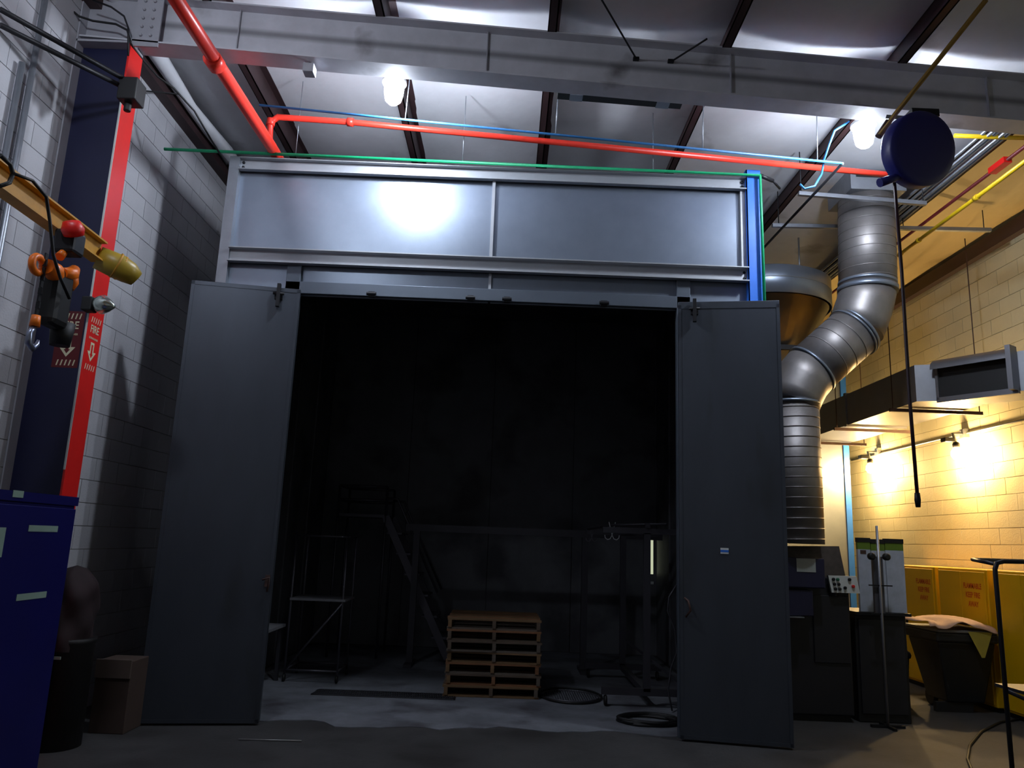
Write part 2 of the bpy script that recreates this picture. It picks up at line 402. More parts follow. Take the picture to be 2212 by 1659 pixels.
for i in range(1, 4):
    x0 = bx0 + .03 + 5.21 * i / 4
    part('roof_seam', MB().box(x0 - .02, x0 + .014, BY + .06, bf, 5.16, 5.19), M_int, booth)
M_lit = mat('lit_slot_pane', '#d8ddbf', .5, emit=(.85, .92, .62), strength=.6)
part('slot_window', MB().box(2.275, 2.34, bf + .005, bf + .015, 1.2, 1.74), M_lit, booth, 'narrow bright window slot in the rear wall')
part('latch', MB().box(2.26, 2.34, bf - .03, bf, 1.05, 1.09), M_white, booth, 'pale latch under the bright slot')
part('rear_backing', MB().box(bx0, wx0, bf + .032, bf + .05, 0, 5.25).box(wx1, 2.41, bf + .032, bf + .05, 0, 5.25).box(wx0, wx1, bf + .032, bf + .05, wz1, 5.25).box(wx0, wx1, bf + .032, bf + .05, 0, wz0).box(bx0, 2.41, BY + .06, bf + .05, 5.222, 5.24), M_int, booth)
# rollers under the header
mb0 = MB().box(-.03, .03, -.04, 0, -.03, .02).tube([(-.045, -.045, -.005), (.045, -.045, -.005)], .018, 8)
for x in (at(805, 638, Y=BY).x, at(1017, 645, Y=BY).x, at(1095, 650, Y=BY).x, at(1303, 655, Y=BY).x):
    mb = MB(); mb.add([v + Vector((x, BY - .03, 3.885)) for v in mb0.v], mb0.f)
    part('latch_keeper', mb, M_dark, booth)
# doors
def door(xa, ya, xb, yb, zt, handle_x, lab):
    d = Vector((xb - xa, yb - ya, 0)); Ld = d.length; ang = math.atan2(d.y, d.x)
    M = Matrix.Translation((xa, ya, 0)) @ Matrix.Rotation(ang, 4, 'Z')
    dr = part('door', MB().box(0, Ld, -.03, .03, .02, zt, M), M_door, booth, lab, bv=.004)
    return dr, M, Ld
dl, ML, LL = door(-2.985, 6.87, -2.02, 7.03, 3.87, 0, 'left front door, open')
dr, MR, LR = door(1.575, 7.05, 2.48, 6.88, 3.90, 0, 'right front door, open')
for dd, Mx, L_ in ((dl, ML, LL), (dr, MR, LR)):
    mb = MB()
    for z0, z1 in ((.02, .05), (3.83, 3.865)): mb.box(.0, L_, -.034, -.03, z0, z1, Mx)
    mb.box(0, .03, -.034, -.03, .02, 3.865, Mx); mb.box(L_ - .03, L_, -.034, -.03, .02, 3.865, Mx)
    part('edge_trim', mb, M_door, dd)
def bracket(Mx, x, z, dd):
    mb = MB().box(x - .035, x + .035, -.05, -.03, z - .05, z + .02, Mx).box(x - .016, x + .016, -.10, -.05, z - .13, z + .09, Mx)
    mb.tube([Mx @ Vector((x - .05, -.07, z)), Mx @ Vector((x + .05, -.07, z))], .014, 8)
    part('roller_bracket', mb, M_dark, dd)
bracket(ML, LL - .19, 3.80, dl); bracket(MR, .15, 3.82, dr)
mb = MB().box(LL - .06, LL - .02, -.05, -.03, 1.14, 1.24, ML); mb.tube([ML @ Vector((LL - .08, -.075, 1.2)), ML @ Vector((LL - .02, -.075, 1.22)), ML @ Vector((LL - .03, -.075, 1.1))], .009, 8)
part('handle', mb, M_brown, dl)
mb = MB(); mb.tube([MR @ Vector((.05, -.04, 1.02)), MR @ Vector((.09, -.08, 1.08)), MR @ Vector((.07, -.08, 1.16)), MR @ Vector((.04, -.04, 1.18))], .009, 8)
part('handle', mb, M_brown, dr)
ps = at(1565, 1190, Y=6.95); k = (MR.inverted() @ ps).x
st = part('sticker', MB().box(k - .035, k + .035, -.036, -.0345, ps.z - .025, ps.z + .025, MR), M_white, dr, 'small white and blue sticker')
part('sticker_band', MB().box(k - .035, k + .035, -.037, -.036, ps.z - .012, ps.z + .008, MR), M_blue, st)

# ------------------------------------------------------------------ ceiling lamps
M_lampw = mat('white_enamel', '#c8c8c4', .4)
def ceiling_lamp(x, y, z, label, strength, group=None):
    M_em = mat('lit_globe_%d' % int(strength), '#ffffff', .5, emit=COOL, strength=strength)
    t = thing('ceiling_lamp', label, 'lamp', (x, y, z), group)
    T = Matrix.Translation((x, y, z))
    part('globe', MB().lathe([(.001, -.155), (.04, -.15), (.07, -.12), (.083, -.06), (.088, 0), (.085, .04)], T, 20), M_em, t)
    part('housing', MB().lathe([(.088, .04), (.108, .045), (.108, .07), (.08, .10), (.05, .115), (.045, .16)], T, 24), M_lampw, t)
    part('stem', MB().tube([(x, y, z + .16), (x, y, ceil_z(x) - .19)], .011, 8), M_dark, t)
    return t
L1 = at(851, 195, Y=6.2); L2 = at(1866, 288, Y=6.2)
ceiling_lamp(L1.x, 6.2, L1.z + .02, 'lit white globe lamp on the rafter side, left above the booth', LAMP_STRENGTH)
ceiling_lamp(L2.x, 6.2, L2.z + .02, 'lit white globe lamp beside the round blue hose reel', LAMP_STRENGTH)
ceiling_lamp(-2.60, 2.95, 5.62, 'lit white globe lamp in the roof bay nearer the camera', FRONT_STRENGTH)

# ------------------------------------------------------------------ pipes in the roof
def pipe(name, pts, r, m, label, cat='pipe', joints=(), jr=1.45, parts=None):
    t = thing(name, label, cat, pts[0])
    part('run', MB().tube(pts, r, 12), m, t)
    for a, b in joints: part('coupling', MB().tube([a, b], r * jr, 12), m, t)
    return t
pipe('sprinkler_main', [(-2.51, 3.4, 5.28), (-2.47, 5.2, 5.29), (-2.44, 7.0, 5.325), (-2.44, 8.4, 5.34)], .055, M_redpipe,
     'thick red sprinkler pipe running back over the left end of the booth', joints=[((-2.475, 5.52, 5.29), (-2.472, 5.64, 5.29))], jr=1.3)
a = at(590, 252, Y=6.95); b = at(1915, 377, Y=6.95); j = at(757, 264, Y=6.95)
dv = (b - a).normalized()
low = Vector((-2.44, 6.95, 5.31))
pipe('sprinkler_branch', [low, a - Vector((0.02, 0, .06)), a + dv * .05, j, b], .029, M_redpipe,
     'thinner red sprinkler pipe crossing above the booth front', joints=[(j - dv * .03, j + dv * .03), (a - Vector((.02, 0, .1)), a - Vector((.015, 0, .03)))])
a = at(560, 227, Y=6.5); b = at(1820, 353, Y=6.5)
tb = thing('blue_pipe', 'thin light blue air pipe with a drop, strung above the red branch pipe', 'pipe', a)
part('run', MB().tube([a, (a + b) / 2, b], .011, 10), M_bluepipe, tb)
c1 = at(1650, 535, Y=8.6)
part('dark_tail', MB().tube([b, c1], .014, 8), M_dark, tb, 'dark pipe running back from the end')
q = [at(1835, 262, Y=6.3), at(1803, 282, Y=6.35), at(1792, 310, Y=6.4), at(1780, 345, Y=6.5), at(1775, 375, Y=6.6), at(1760, 402, Y=6.6), at(1738, 408, Y=6.6), at(1728, 398, Y=6.6)]
part('flexible_hose', MB().tube(q, .010, 8), M_bluepipe, tb, 'pale blue hose')
for px, top, bot in ((1045, 185, 258), (885, 300, 335)):
    aa = at(px - 8 if px > 1000 else px, bot, Y=6.5)
for px in (873, 1200, 1517, 1763):
    p = at(px, 0, Y=6.5); tt = (p.x - a.x) / (b.x - a.x) if False else None
    xx = at(px, 290, Y=6.5).x; f_ = (xx - a.x) / (b.x - a.x); pz = a.z + (b.z - a.z) * f_
    part('hanger', MB().tube([(xx, 6.5, pz), (xx + .02, 6.5, ceil_z(xx) - .04)], .005, 6), M_galvf, tb)
a = at(355, 322, Y=7.05); b = at(1642, 379, Y=7.05); c = at(1650, 648, Y=7.05)
tg = thing('green_pipe', 'thin green pipe along the booth top and down beside the blue post', 'pipe', a)
part('run', MB().tube([a, b, Vector((b.x + .01, 7.05, 3.2))], .016, 10), M_green, tg)
for f_ in (.22, .5, .82):
    p = a.lerp(b, f_); part('hanger', MB().tube([p, (p.x, p.y, ceil_z(p.x) - .04)], .004, 6), M_galvf, tg)
part('valve', MB().tube([b, b + Vector((.16, .1, .0))], .02, 8).tube([b + Vector((.16, .1, 0)), b + Vector((.3, .3, .02))], .012, 8), M_dark, tg)
# left wall conduits near the column
pipe('wall_conduit', [at(0, 20, X=-3.66), at(285, 180, Y=5.62)], .02, M_dark, 'upper of two dark conduits running to the column top')
pipe('wall_conduit', [at(0, 54, X=-3.66), at(270, 190, Y=5.6)], .02, M_dark, 'lower of two dark conduits running to the column top')
p = at(287, 192, Y=5.62)
jb = solo('junction_box', MB().box(p.x - .08, p.x + .07, 5.54, 5.70, p.z - .13, p.z + .06).tube([(p.x - .02, 5.62, p.z - .13), (p.x - .02, 5.62, p.z - .2)], .03, 8), M_black,
     'black junction box at the head of the red column flange', 'box', bv=.01)
pipe('vertical_conduit', [(-3.66, 5.22, 0.0), (-3.66, 5.22, 5.85)], .022, M_galvf, 'pale vertical conduit nearer the column on the left wall')
pipe('vertical_conduit', [(-3.66, 5.10, 0.0), (-3.66, 5.10, 4.9)], .022, M_galvf, 'pale vertical conduit further from the column on the left wall')
mb = MB().tube([at(300, 195, X=-3.3), at(330, 198, X=-3.4), at(385, 203, X=-3.5)], .008, 6)
solo('cable', mb, M_black, 'short black cable stub right of the junction box', 'cable')
pp = [at(283, 95, Y=5.7), at(305, 125, Y=5.9), at(340, 165, Y=6.2), at(375, 190, Y=6.4), at(420, 240, Y=6.6), at(455, 300, Y=6.8), at(490, 355, Y=7.1)]
solo('cable', MB().tube(pp, .009, 6), M_black, 'black cable sagging from the column head to the booth corner', 'cable')
pp = [at(130, 0, Y=5.6), at(170, 35, Y=5.65), at(200, 45, Y=5.68), at(250, 52, Y=5.68), at(275, 65, Y=5.68), at(283, 95, Y=5.68)]
solo('cable', MB().tube(pp, .009, 6), M_black, 'black cable draped over the rafter end plate', 'cable')
pp = [at(200, 0, Y=5.6), at(240, 15, Y=5.62), at(268, 35, Y=5.65), at(277, 60, Y=5.66), at(277, 120, Y=5.66)]
solo('cable', MB().tube(pp, .008, 6), M_dark, 'thin grey cable looping down onto the column', 'cable')

# sensor box, rods, dark heater under the rafter
p = at(668, 150, Y=5.8)
t = thing('sensor_box', 'small cube sensor hanging under the rafter near the left lamp', 'sensor', p)
part('body', MB().box(p.x - .045, p.x + .045, 5.76, 5.86, p.z - .04, p.z + .04), M_grey, t, bv=.006)
part('bracket', MB().box(p.x - .01, p.x + .01, 5.8, 5.82, p.z + .04, p.z + .09), M_dark, t)
for pa, pb, lab in (((1300, 0), (1375, 128), 'thin dark hanger rod, left of the pair on the rafter web'), ((1527, 84), (1450, 133), 'thin dark hanger rod, right of the pair on the rafter web')):
    q0 = at(pa[0], pa[1], Y=5.1 if pa[1] == 0 else 5.45); q1 = at(pb[0], pb[1], Y=5.80)
    t = thing('hanger_rod', lab, 'rod', q1); part('rod', MB().tube([q0, q1], .008, 6), M_dark, t); part('clip', MB().box(q1.x - .03, q1.x + .02, 5.78, 5.81, q1.z - .012, q1.z + .012), M_dark, t)
a = at(1205, 200, Y=6.05); b = at(1472, 222, Y=6.05)
t = thing('unlit_tube_lamp', 'unlit black strip fixture behind the rafter, centre', 'lamp', a)
part('body', MB().bar(a, b, .09, .07), M_black, t)
for f_ in (.15, .85):
    c = a.lerp(b, f_); d_ = (b - a).normalized() * .035
    part('clip', MB().bar(c - d_ * 1.6, c + d_ * 1.6, .1, .078), M_galvf, t); part('rod', MB().tube([c, (c.x, c.y, ceil_z(c.x))], .005, 6), M_dark, t)

# ------------------------------------------------------------------ hose reel with hanging hose
c = at(1983, 325, Y=5.42); r_ = .288
t = thing('hose_reel', 'round dark blue hose reel with a long hanging hose below the rafter', 'hose reel', c)
MR_ = Matrix.Translation(c) @ Matrix.Rotation(math.radians(12), 4, 'Z') @ Matrix.Rotation(math.radians(-78), 4, 'X')
M_reel = mat('reel_blue', '#1b1c66', .45, var=.1)
part('drum', MB().lathe([(.05, .07), (r_ * .8, .075), (r_ * .97, .06), (r_, .045), (r_, -.045), (r_ * .97, -.06), (r_ * .8, -.07), (.05, -.07)], MR_, 40), M_reel, t)
part('side_disc', MB().lathe([(.001, .10), (.06, .095), (.09, .075), (r_ * .62, .078), (r_ * .64, .088), (r_ * .68, .088), (r_ * .7, .075)], MR_, 32), M_reel, t, 'raised rim on the disc')
mb = MB().box(c.x - .05, c.x + .16, c.y - .05, c.y + .15, c.z + .27, c.z + .33); mb.bar((c.x, c.y + .05, c.z + .3), (c.x - .06, c.y + .3, c.z + .46), .03, .03); mb.bar((c.x + .12, c.y + .05, c.z + .3), (c.x + .2, c.y + .3, c.z + .5), .03, .03)
part('mounting_bracket', mb, M_dark, t)
part('outlet', MB().tube([at(1900, 395, Y=5.4), at(1930, 385, Y=5.42), at(1955, 372, Y=5.42)], [.035, .03, .03], 10), M_reel, t)
h0 = at(1932, 395, Y=5.42); h1 = Vector((h0.x + .015, 5.42, at(1975, 1080, Y=5.42).z))
part('hose', MB().tube([h0, h0.lerp(h1, .3) + Vector((.006, 0, 0)), h0.lerp(h1, .7) - Vector((.004, 0, 0)), h1], .013, 8), mat('hose_maroon', '#2c1420', .5), t, 'dark hanging hose')
part('hose_fitting', MB().tube([h1 + Vector((0, 0, .05)), h1, h1 - Vector((0, 0, .05))], [.018, .022, .016], 8), M_dark, t)
part('inlet_pipe', MB().tube([at(2130, 0, Y=4.6), at(1935, 245, Y=5.45), at(1900, 292, Y=5.5)], .017, 10), mat('dull_brass', '#8a6a2c', .5, .3), t, 'brownish yellow supply pipe')
part('inlet_fitting', MB().tube([at(1920, 262, Y=5.48), at(1897, 296, Y=5.52)], .026, 10), M_brown, t)

# yellow gas pipes
a = at(2062, 293, Y=6.6); b = at(2230, 299, Y=6.6)
pipe('gas_pipe', [a, b], .02, M_yellow, 'short level yellow gas pipe right of the hose reel')
a = at(1940, 552, Y=9.0); b = at(2230, 337, Y=6.0)
u = a.lerp(b, .62)
pipe('gas_pipe', [a, b], .02, M_yellow, 'long sloping yellow gas pipe under the right ceiling', joints=[(a.lerp(b, .66), a.lerp(b, .68)), (a.lerp(b, .2), a.lerp(b, .215)), (a.lerp(b, .02), a.lerp(b, .035))])

# struts
def strut(pa, pb, Za, name, lab, rods=()):
    a = at(pa[0], pa[1], Z=Za); b = at(pb[0], pb[1], Y=a.y)
    t = thing(name, lab, 'bracket', a)
    part('channel', MB().bar(a, b, .042, .042), M_galvf, t)
    for f_ in rods:
        c = a.lerp(b, f_); part('rod', MB().tube([c, (c.x, c.y, ceil_z(c.x) - .05)], .006, 6), M_dark, t)
    return t
strut((1725, 418), (2000, 440), 5.31, 'strut_channel', 'grey strut channel passing in front of the duct top', rods=(.02, .98))
strut((1668, 487), (2140, 497), 5.35, 'strut_channel', 'long strut channel behind the duct under the yellow ceiling', rods=(.03, .6, .97))
# bundle of conduits along the purlin on the right
t = thing('conduit_bundle', 'bundle of parallel grey conduits along the right purlin', 'pipe', (4.6, 8, 5.4))
for i in range(5):
    x = 4.34 + i * .055
    part('conduit', MB().tube([(x, 5.0, ceil_z(x) - .24 - .01 * (i % 2)), (x, 16.5, ceil_z(x) - .24 - .01 * (i % 2))], .016, 8), M_galvf, t)
part('conduit', MB().tube([(4.78, 5.0, 5.45), (4.78, 16.5, 5.45)], .018, 8), mat('dark_red_pipe', '#6b1f22', .5), t, 'dark red pipe')
part('red_tag', MB().box(4.74, 4.82, 6.9, 7.15, 5.42, 5.48), M_red, t)

# ------------------------------------------------------------------ spiral duct
YD = 8.0
t = thing('spiral_duct', 'large grey spiral duct with an offset bend right of the booth', 'duct', (2.97, YD, 1.68))
P0 = Vector((3.90, YD, 5.48)); P1 = Vector((3.86, YD, 4.44)); P4 = Vector((2.97, YD, 3.14)); P5 = Vector((2.97, YD, 1.70))
P2 = Vector((3.70, YD, 3.98)); P3 = Vector((3.21, YD, 3.53))
rr = .295
part('upper_section', MB().tube([P0, P1], rr, 36), M_spiral, t)
part('upper_elbow', MB().tube([P1, P1.lerp(P2, .35) + Vector((.015, 0, 0)), P1.lerp(P2, .7) + Vector((.01, 0, 0)), P2], rr * .985, 36), M_spiral, t)
part('middle_section', MB().tube([P2, P3], rr * .97, 36), M_spiral, t)
part('lower_elbow', MB().tube([P3, P3.lerp(P4, .35) - Vector((.03, 0, 0)), P3.lerp(P4, .7) - Vector((.02, 0, 0)), P4], rr * .985, 36), M_spiral, t)
part('lower_section', MB().tube([P4, P5], rr * .96, 36), M_spiral, t)
part('square_collar', MB().box(3.6, 4.2, YD - .3, YD + .3, 5.48, 5.72), M_galvf, t)
part('collar_gap', MB().box(3.66, 4.14, YD - .306, YD - .3, 5.62, 5.7), M_black, t)
def seam(c, d, r, w=.012, m=M_spiral, nm='seam'):
    d = d.normalized(); part(nm, MB().tube([c - d * w / 2, c + d * w / 2], r, 36), m, t)
for k in range(9): seam(P0.lerp(P1, (k + .6) / 9.5), P1 - P0 + Vector((.06, 0, 0)), rr * 1.012, .008)
for k in range(3): seam(P2.lerp(P3, .25 + k * .22), P3 - P2, rr * .985, .008)
for k in range(14): seam(P4.lerp(P5, (k + .6) / 14), P5 - P4 + Vector((.05, 0, 0)), rr * .975, .008)
seam(P1, P1 - P0, rr * 1.05, .05, M_galv, 'clamp_ring'); seam(P1 + Vector((0, 0, .07)), P1 - P0, rr * 1.02, .03, M_galv, 'clamp_ring')
seam(P2, P3 - P2, rr * 1.03, .03, M_galv, 'clamp_ring'); seam(P2 + (P3 - P2) * .06, P3 - P2, rr * 1.03, .02, M_galv, 'clamp_ring')
seam(P3, P3 - P2, rr * 1.03, .025, M_galv, 'clamp_ring'); seam(P4, P5 - P4, rr * 1.03, .025, M_galv, 'clamp_ring')

# ------------------------------------------------------------------ cyclone
cc = Vector((3.33, 9.9, 0)); cr = .88
t = thing('cyclone_collector', 'round galvanized drum with cone beneath, between booth and spiral duct', 'dust collector', (cc.x, cc.y, 3.4))
T = Matrix.Translation((cc.x, cc.y, 0)); zb = 4.74
part('drum', MB().lathe([(cr, zb), (cr, zb + .36), (cr * .98, zb + .37), (.2, zb + .40)], T, 64), M_galv, t)
part('hoop', MB().lathe([(cr + .006, zb + .2), (cr + .006, zb + .212)], T, 48), M_galvf, t)
part('cone', MB().lathe([(cr - .01, zb), (cr - .03, zb + .01), (.3, zb - .95), (.3, zb - 1.5)], T, 40), mat('dull_galvanized_cone', '#77736c', .35, .9), t)
part('motor', MB().lathe([(.17, zb + .40), (.17, zb + .6), (.1, zb + .64)], T, 20), M_dark, t)
part('support_bar', MB().box(2.45, 4.1, 9.35, 9.4, 4.1, 4.16), M_dark, t)
part('support_leg', MB().box(2.46, 2.52, 10.6, 10.66, 0, 4.74), M_dark, t); part('support_leg', MB().box(2.46, 2.52, 9.3, 9.36, 0, 4.74), M_dark, t)
part('hanger_rod', MB().tube([(3.75, 9.6, zb + .38), (3.75, 9.6, 5.7)], .012, 8), M_galvf, t)

# ------------------------------------------------------------------ supply duct with outlet on the right
M_duct = mat('grey_sheet_duct', '#77777c', .45, .7, var=.08)
M_ductL = mat('pale_sheet_duct', '#a9adb5', .5, .4)
t = thing('supply_air_duct', 'rectangular duct with black outlet hung along the right wall', 'duct', (5.1, 8.7, 3.37))
zt, zl = 3.80, 3.37
part('duct_section', MB().box(4.7, 5.5, 8.72, 10.55, zl, zt), M_duct, t)
part('duct_section', MB().box(4.7, 5.5, 10.57, 12.4, zl, zt), M_duct, t)
part('flange', MB().box(4.68, 5.52, 10.53, 10.59, zl - .02, zt + .02), M_duct, t)
# mitred front box
q = [Vector((4.7, 8.71)), Vector((5.0, 8.45)), Vector((5.9, 8.45)), Vector((5.62, 8.72))]
A = at(1975, 790, Z=zt); B_ = at(2022, 787, Z=zt); Cc = at(2196, 759, Z=zt); Dd = at(2230, 754, Z=zt)
def prism(pts, z0, z1):
    n = len(pts); vs = [Vector((p[0], p[1], z0)) for p in pts] + [Vector((p[0], p[1], z1)) for p in pts]
    return MB().add(vs, [tuple(range(n))[::-1], tuple(range(n, 2 * n))] + [(i, (i + 1) % n, n + (i + 1) % n, n + i) for i in range(n)])
part('end_box', prism([(4.7, 8.715), (B_.x, B_.y), (Dd.x, Dd.y), (5.9, 8.2), (5.5, 8.715)], zl, zt), M_ductL, t)
dv = (Vector((Cc.x, Cc.y, 0)) - Vector((B_.x, B_.y, 0))); Lw = dv.length; dn = dv.normalized()
MO = Matrix.Translation((B_.x, B_.y, 0)) @ Matrix.Rotation(math.atan2(dn.y, dn.x), 4, 'Z')
part('outlet_frame', MB().box(0, Lw, -.05, 0, zl - .03, zl + .03, MO).box(0, .03, -.05, 0, zl, zt, MO).box(Lw - .05, Lw, -.16, 0, zl, zt + .05, MO), M_duct, t)
part('outlet_opening', MB().box(.02, Lw - .04, -.02, -.005, zl + .02, zt - .05, MO), M_black, t, 'black outlet opening')
hood = MB()
def hf(u, v):
    a_ = v * math.pi / 2
    return MO @ Vector((u * (Lw - .02), -.005 - .15 * math.sin(a_), zt + .04 - .13 * (1 - math.cos(a_))))
part('hood', hood.grid(hf, 2, 8), M_duct, t)
part('round_spigot', MB().tube([Vector((Dd.x - .05, Dd.y, (zl + zt) / 2)), Vector((Dd.x + .02, Dd.y - .02, (zl + zt) / 2)), Vector((Dd.x + .28, Dd.y - .5, (zl + zt) / 2))], .21, 24), M_galv, t)
for Y_, px0, py0, px1, py1 in ((9.15, 1955, 878, 2104, 882), (10.75, 1820, 916, 1951, 921), (13.0, 1775, 953, 1843, 955)):
    a_ = Vector((4.6, Y_ if Y_ < 12.5 else 12.2, zl - .03)); b2 = Vector((5.72, a_.y, zl - .03))
    part('hanger_strut', MB().bar(a_, b2, .04, .04), M_brown, t)
    part('rod', MB().tube([a_ + Vector((.04, 0, 0)), Vector((a_.x + .04, a_.y, ceil_z(4.6) - .1))], .007, 6), M_brown, t)
    part('rod', MB().tube([b2 - Vector((.03, 0, 0)), Vector((b2.x - .03, b2.y, ceil_z(5.7) - .1))], .007, 6), M_brown, t)

# far galvanized enclosure with blue post
YP = 12.9
x0 = at(1770, 1000, Y=YP).x; x1 = at(1822, 1000, Y=YP).x; x2 = at(1834, 1000, Y=YP).x; ztop = at(1812, 800, Y=YP).z
t = thing('far_enclosure', 'distant galvanized enclosure with a blue corner post at the right wall', 'enclosure', (x0, YP, 0))
part('panel', MB().box(3.9, x1, YP, YP + .04, 0, ztop), M_galv, t)
part('side_panel', MB().box(x1 + .02, x1 + .05, YP + .04, 16, 0, ztop), M_galv, t)
part('corner_post', MB().box(x1, x2, YP - .03, YP + .06, 0, ztop + .05), M_blue, t)

# ------------------------------------------------------------------ warm wall lamps
M_bulb = mat('lit_warm_bulb', '#ffffff', .5, emit=WARM, strength=BULB_STRENGTH)
def wall_lamp(p, lab):
    x, y, z = p; t = thing('wall_bulkhead_lamp', lab, 'lamp', p)
    part('bulb', MB().lathe([(.001, -.13), (.04, -.12), (.068, -.07), (.062, -.02), (.03, .025)], Matrix.Translation(p) , 16), M_bulb, t)
    part('socket', MB().lathe([(.032, .02), (.045, .04), (.045, .08), (.03, .1)], Matrix.Translation(p), 16), M_dark, t)
    part('arm', MB().tube([(x, y, z + .1), (x, y + .06, z + .22), (XR - .04, y + .12, z + .24)], .018, 8), M_galvf, t)
    part('outlet_box', MB().box(XR - .07, XR - .004, y + .06, y + .18, z + .18, z + .30), M_galvf, t, bv=.006)
    part('reflector', MB().box(x - .16, x - .02, y - .03, y + .08, z + .10, z + .16), M_dark, t, bv=.01)
    return t
wp1 = at(2066, 972, X=5.86); wp2 = at(1880, 1005, X=5.86)
wall_lamp(wp1, 'warm glowing bulb lamp nearer the camera on the cream right wall')
wall_lamp(wp2, 'warm glowing bulb lamp beside the distant blue post')
zc2 = wp1.z + .24
pipe('lamp_conduit', [(XR - .03, 6.5, zc2), (XR - .03, 13.5, zc2)], .013, M_yellow if False else M_galvf, 'thin conduit linking the two warm lamps on the right wall')

# ------------------------------------------------------------------ machine right of the booth
YM = 7.95
M_mach = mat('black_machine_enamel', '#1c1c22', .5, var=.15)
M_navym = mat('navy_machine_enamel', '#1b1b3a', .5, var=.15)
t = thing('dust_machine', 'dark machine cabinet with a white button panel under the spiral duct', 'machine', (3.05, YM, 0))
xa, xb = 2.62, at(1845, 1400, Y=YM).x
part('cabinet', MB().box(xa, xb, YM + .05, YM + .65, .06, 1.38), M_mach, t, bv=.015)
part('plinth', MB().box(xa + .03, xb - .03, YM + .08, YM + .6, 0, .06), M_black, t)
part('access_door', MB().box(3.12, xb - .02, YM + .035, YM + .05, .55, 1.2), M_mach, t, bv=.01)
part('hopper', MB().hexa([(xa, YM + .12, 1.38), (3.5, YM + .12, 1.38), (3.5, YM + .6, 1.38), (xa, YM + .6, 1.38)], [(xa, YM + .15, 1.66), (3.46, YM + .15, 1.69), (3.46, YM + .6, 1.69), (xa, YM + .6, 1.66)]), mat('brown_hopper', '#4a423e', .6, var=.3, scale=12), t)
pA = [at(px, py, Y=YM - .02) for px, py in ((1789, 1243), (1850, 1245), (1858, 1282), (1797, 1280))]
pn = part('button_panel', MB().hexa([p + Vector((0, .03, 0)) for p in pA], [p for p in pA]), M_white, t, 'white control panel')
cols_ = [M_dark, mat('button_green', '#1f6b4a', .4), M_dark, M_dark, M_dark, mat('button_black', '#222222', .4), M_dark]
ox = pA[1] - pA[0]; oz = pA[3] - pA[0]
for (u, v), m_ in zip([(.15, .22), (.3, .22), (.15, .5), (.3, .5), (.15, .78), (.3, .78), (.5, .7), (.72, .2), (.8, .6)], cols_ + [M_dark, M_red]):
    p = pA[0] + ox * u + oz * v; part('button', MB().lathe([(.016, 0), (.016, .014), (.01, .018)], Matrix.Translation(p) @ Matrix.Rotation(math.pi / 2, 4, 'X'), 10), m_, pn)
part('control_arm', MB().bar(at(1800, 1282, Y=YM), (xb - .1, YM + .1, 1.2), .05, .05).box(pA[0].x + .02, pA[1].x, YM + .01, YM + .06, pA[3].z, pA[0].z), M_mach, t)
x0, x1 = at(1700, 1220, Y=YM - .1).x, at(1780, 1220, Y=YM - .1).x
t2 = thing('control_box', 'navy blue control box with white label hanging on the dark machine', 'control box', (x0 + .1, YM - .1, 1.0))
part('box', MB().box(x0 - .03, x1, YM - .12, YM + .05, 1.27, 1.56), M_navym, t2, bv=.01)
p = at(1740, 1221, Y=YM - .12); part('label_plate', MB().box(p.x - .09, p.x + .10, YM - .124, YM - .12, p.z - .065, p.z + .065), mat('label_paper', '#a6aba6', .6), t2)
part('lower_box', MB().box(x0 - .03, x0 + .25, YM - .10, YM + .05, 1.0, 1.25), M_navym, t2, bv=.01)
part('shelf', MB().box(x0 - .03, x0 + .14, YM - .14, YM + .05, .985, .995), M_galvf, t2)
# side cabinet and panels
xc, xd = at(1850, 1400, Y=8.05).x, at(1968, 1400, Y=8.05).x
t = thing('side_cabinet', 'black floor cabinet carrying three tall white panels', 'cabinet', ((xc + xd) / 2, 8.1, 0))
part('body', MB().box(xc, xd - .03, 8.06, 8.6, 0, 1.02), M_black, t, bv=.01); part('top', MB().box(xc - .01, xd, 8.0, 8.62, 1.02, 1.05), M_dark, t)
part('door_panel', MB().box(xc + .03, xd - .06, 8.045, 8.06, .08, .98), M_mach, t, bv=.006)
px_ = [at(a_, 1250, Y=8.1).x for a_ in (1856, 1885, 1916, 1957)]
labs = ['tall white panel with green band, leftmost of three on the black cabinet', 'tall white panel with green band, middle one behind the pole', 'tall white panel with green band, rightmost of three on the black cabinet']
pz1 = at(1900, 1163, Y=8.1).z; pz0 = 1.05
for i in range(3):
    a_, b2 = px_[i], px_[i + 1] - .008
    t = thing('filter_panel', labs[i], 'panel', ((a_ + b2) / 2, 8.1, pz0), 'white panels on the black cabinet')
    hh = pz1 - pz0 - .01 * (i % 2)
    part('board', MB().box(a_, b2, 8.1, 8.14, pz0, pz0 + hh * .84), mat('white_board', '#aeb6c4', .6, var=.15, scale=8), t)
    part('green_band', MB().box(a_, b2, 8.1, 8.14, pz0 + hh * .84, pz0 + hh * .94), mat('green_band', '#5e7a1c', .6), t)
    part('cap', MB().box(a_ - .003, b2 + .003, 8.095, 8.145, pz0 + hh * .94, pz0 + hh), M_black, t)
p = px_[0] + .055; part('picture', MB().box(p - .03, p + .03, 8.098, 8.1, 1.62, 1.66), M_brown, [o for o in D.objects if o.name == 'filter_panel'][0])
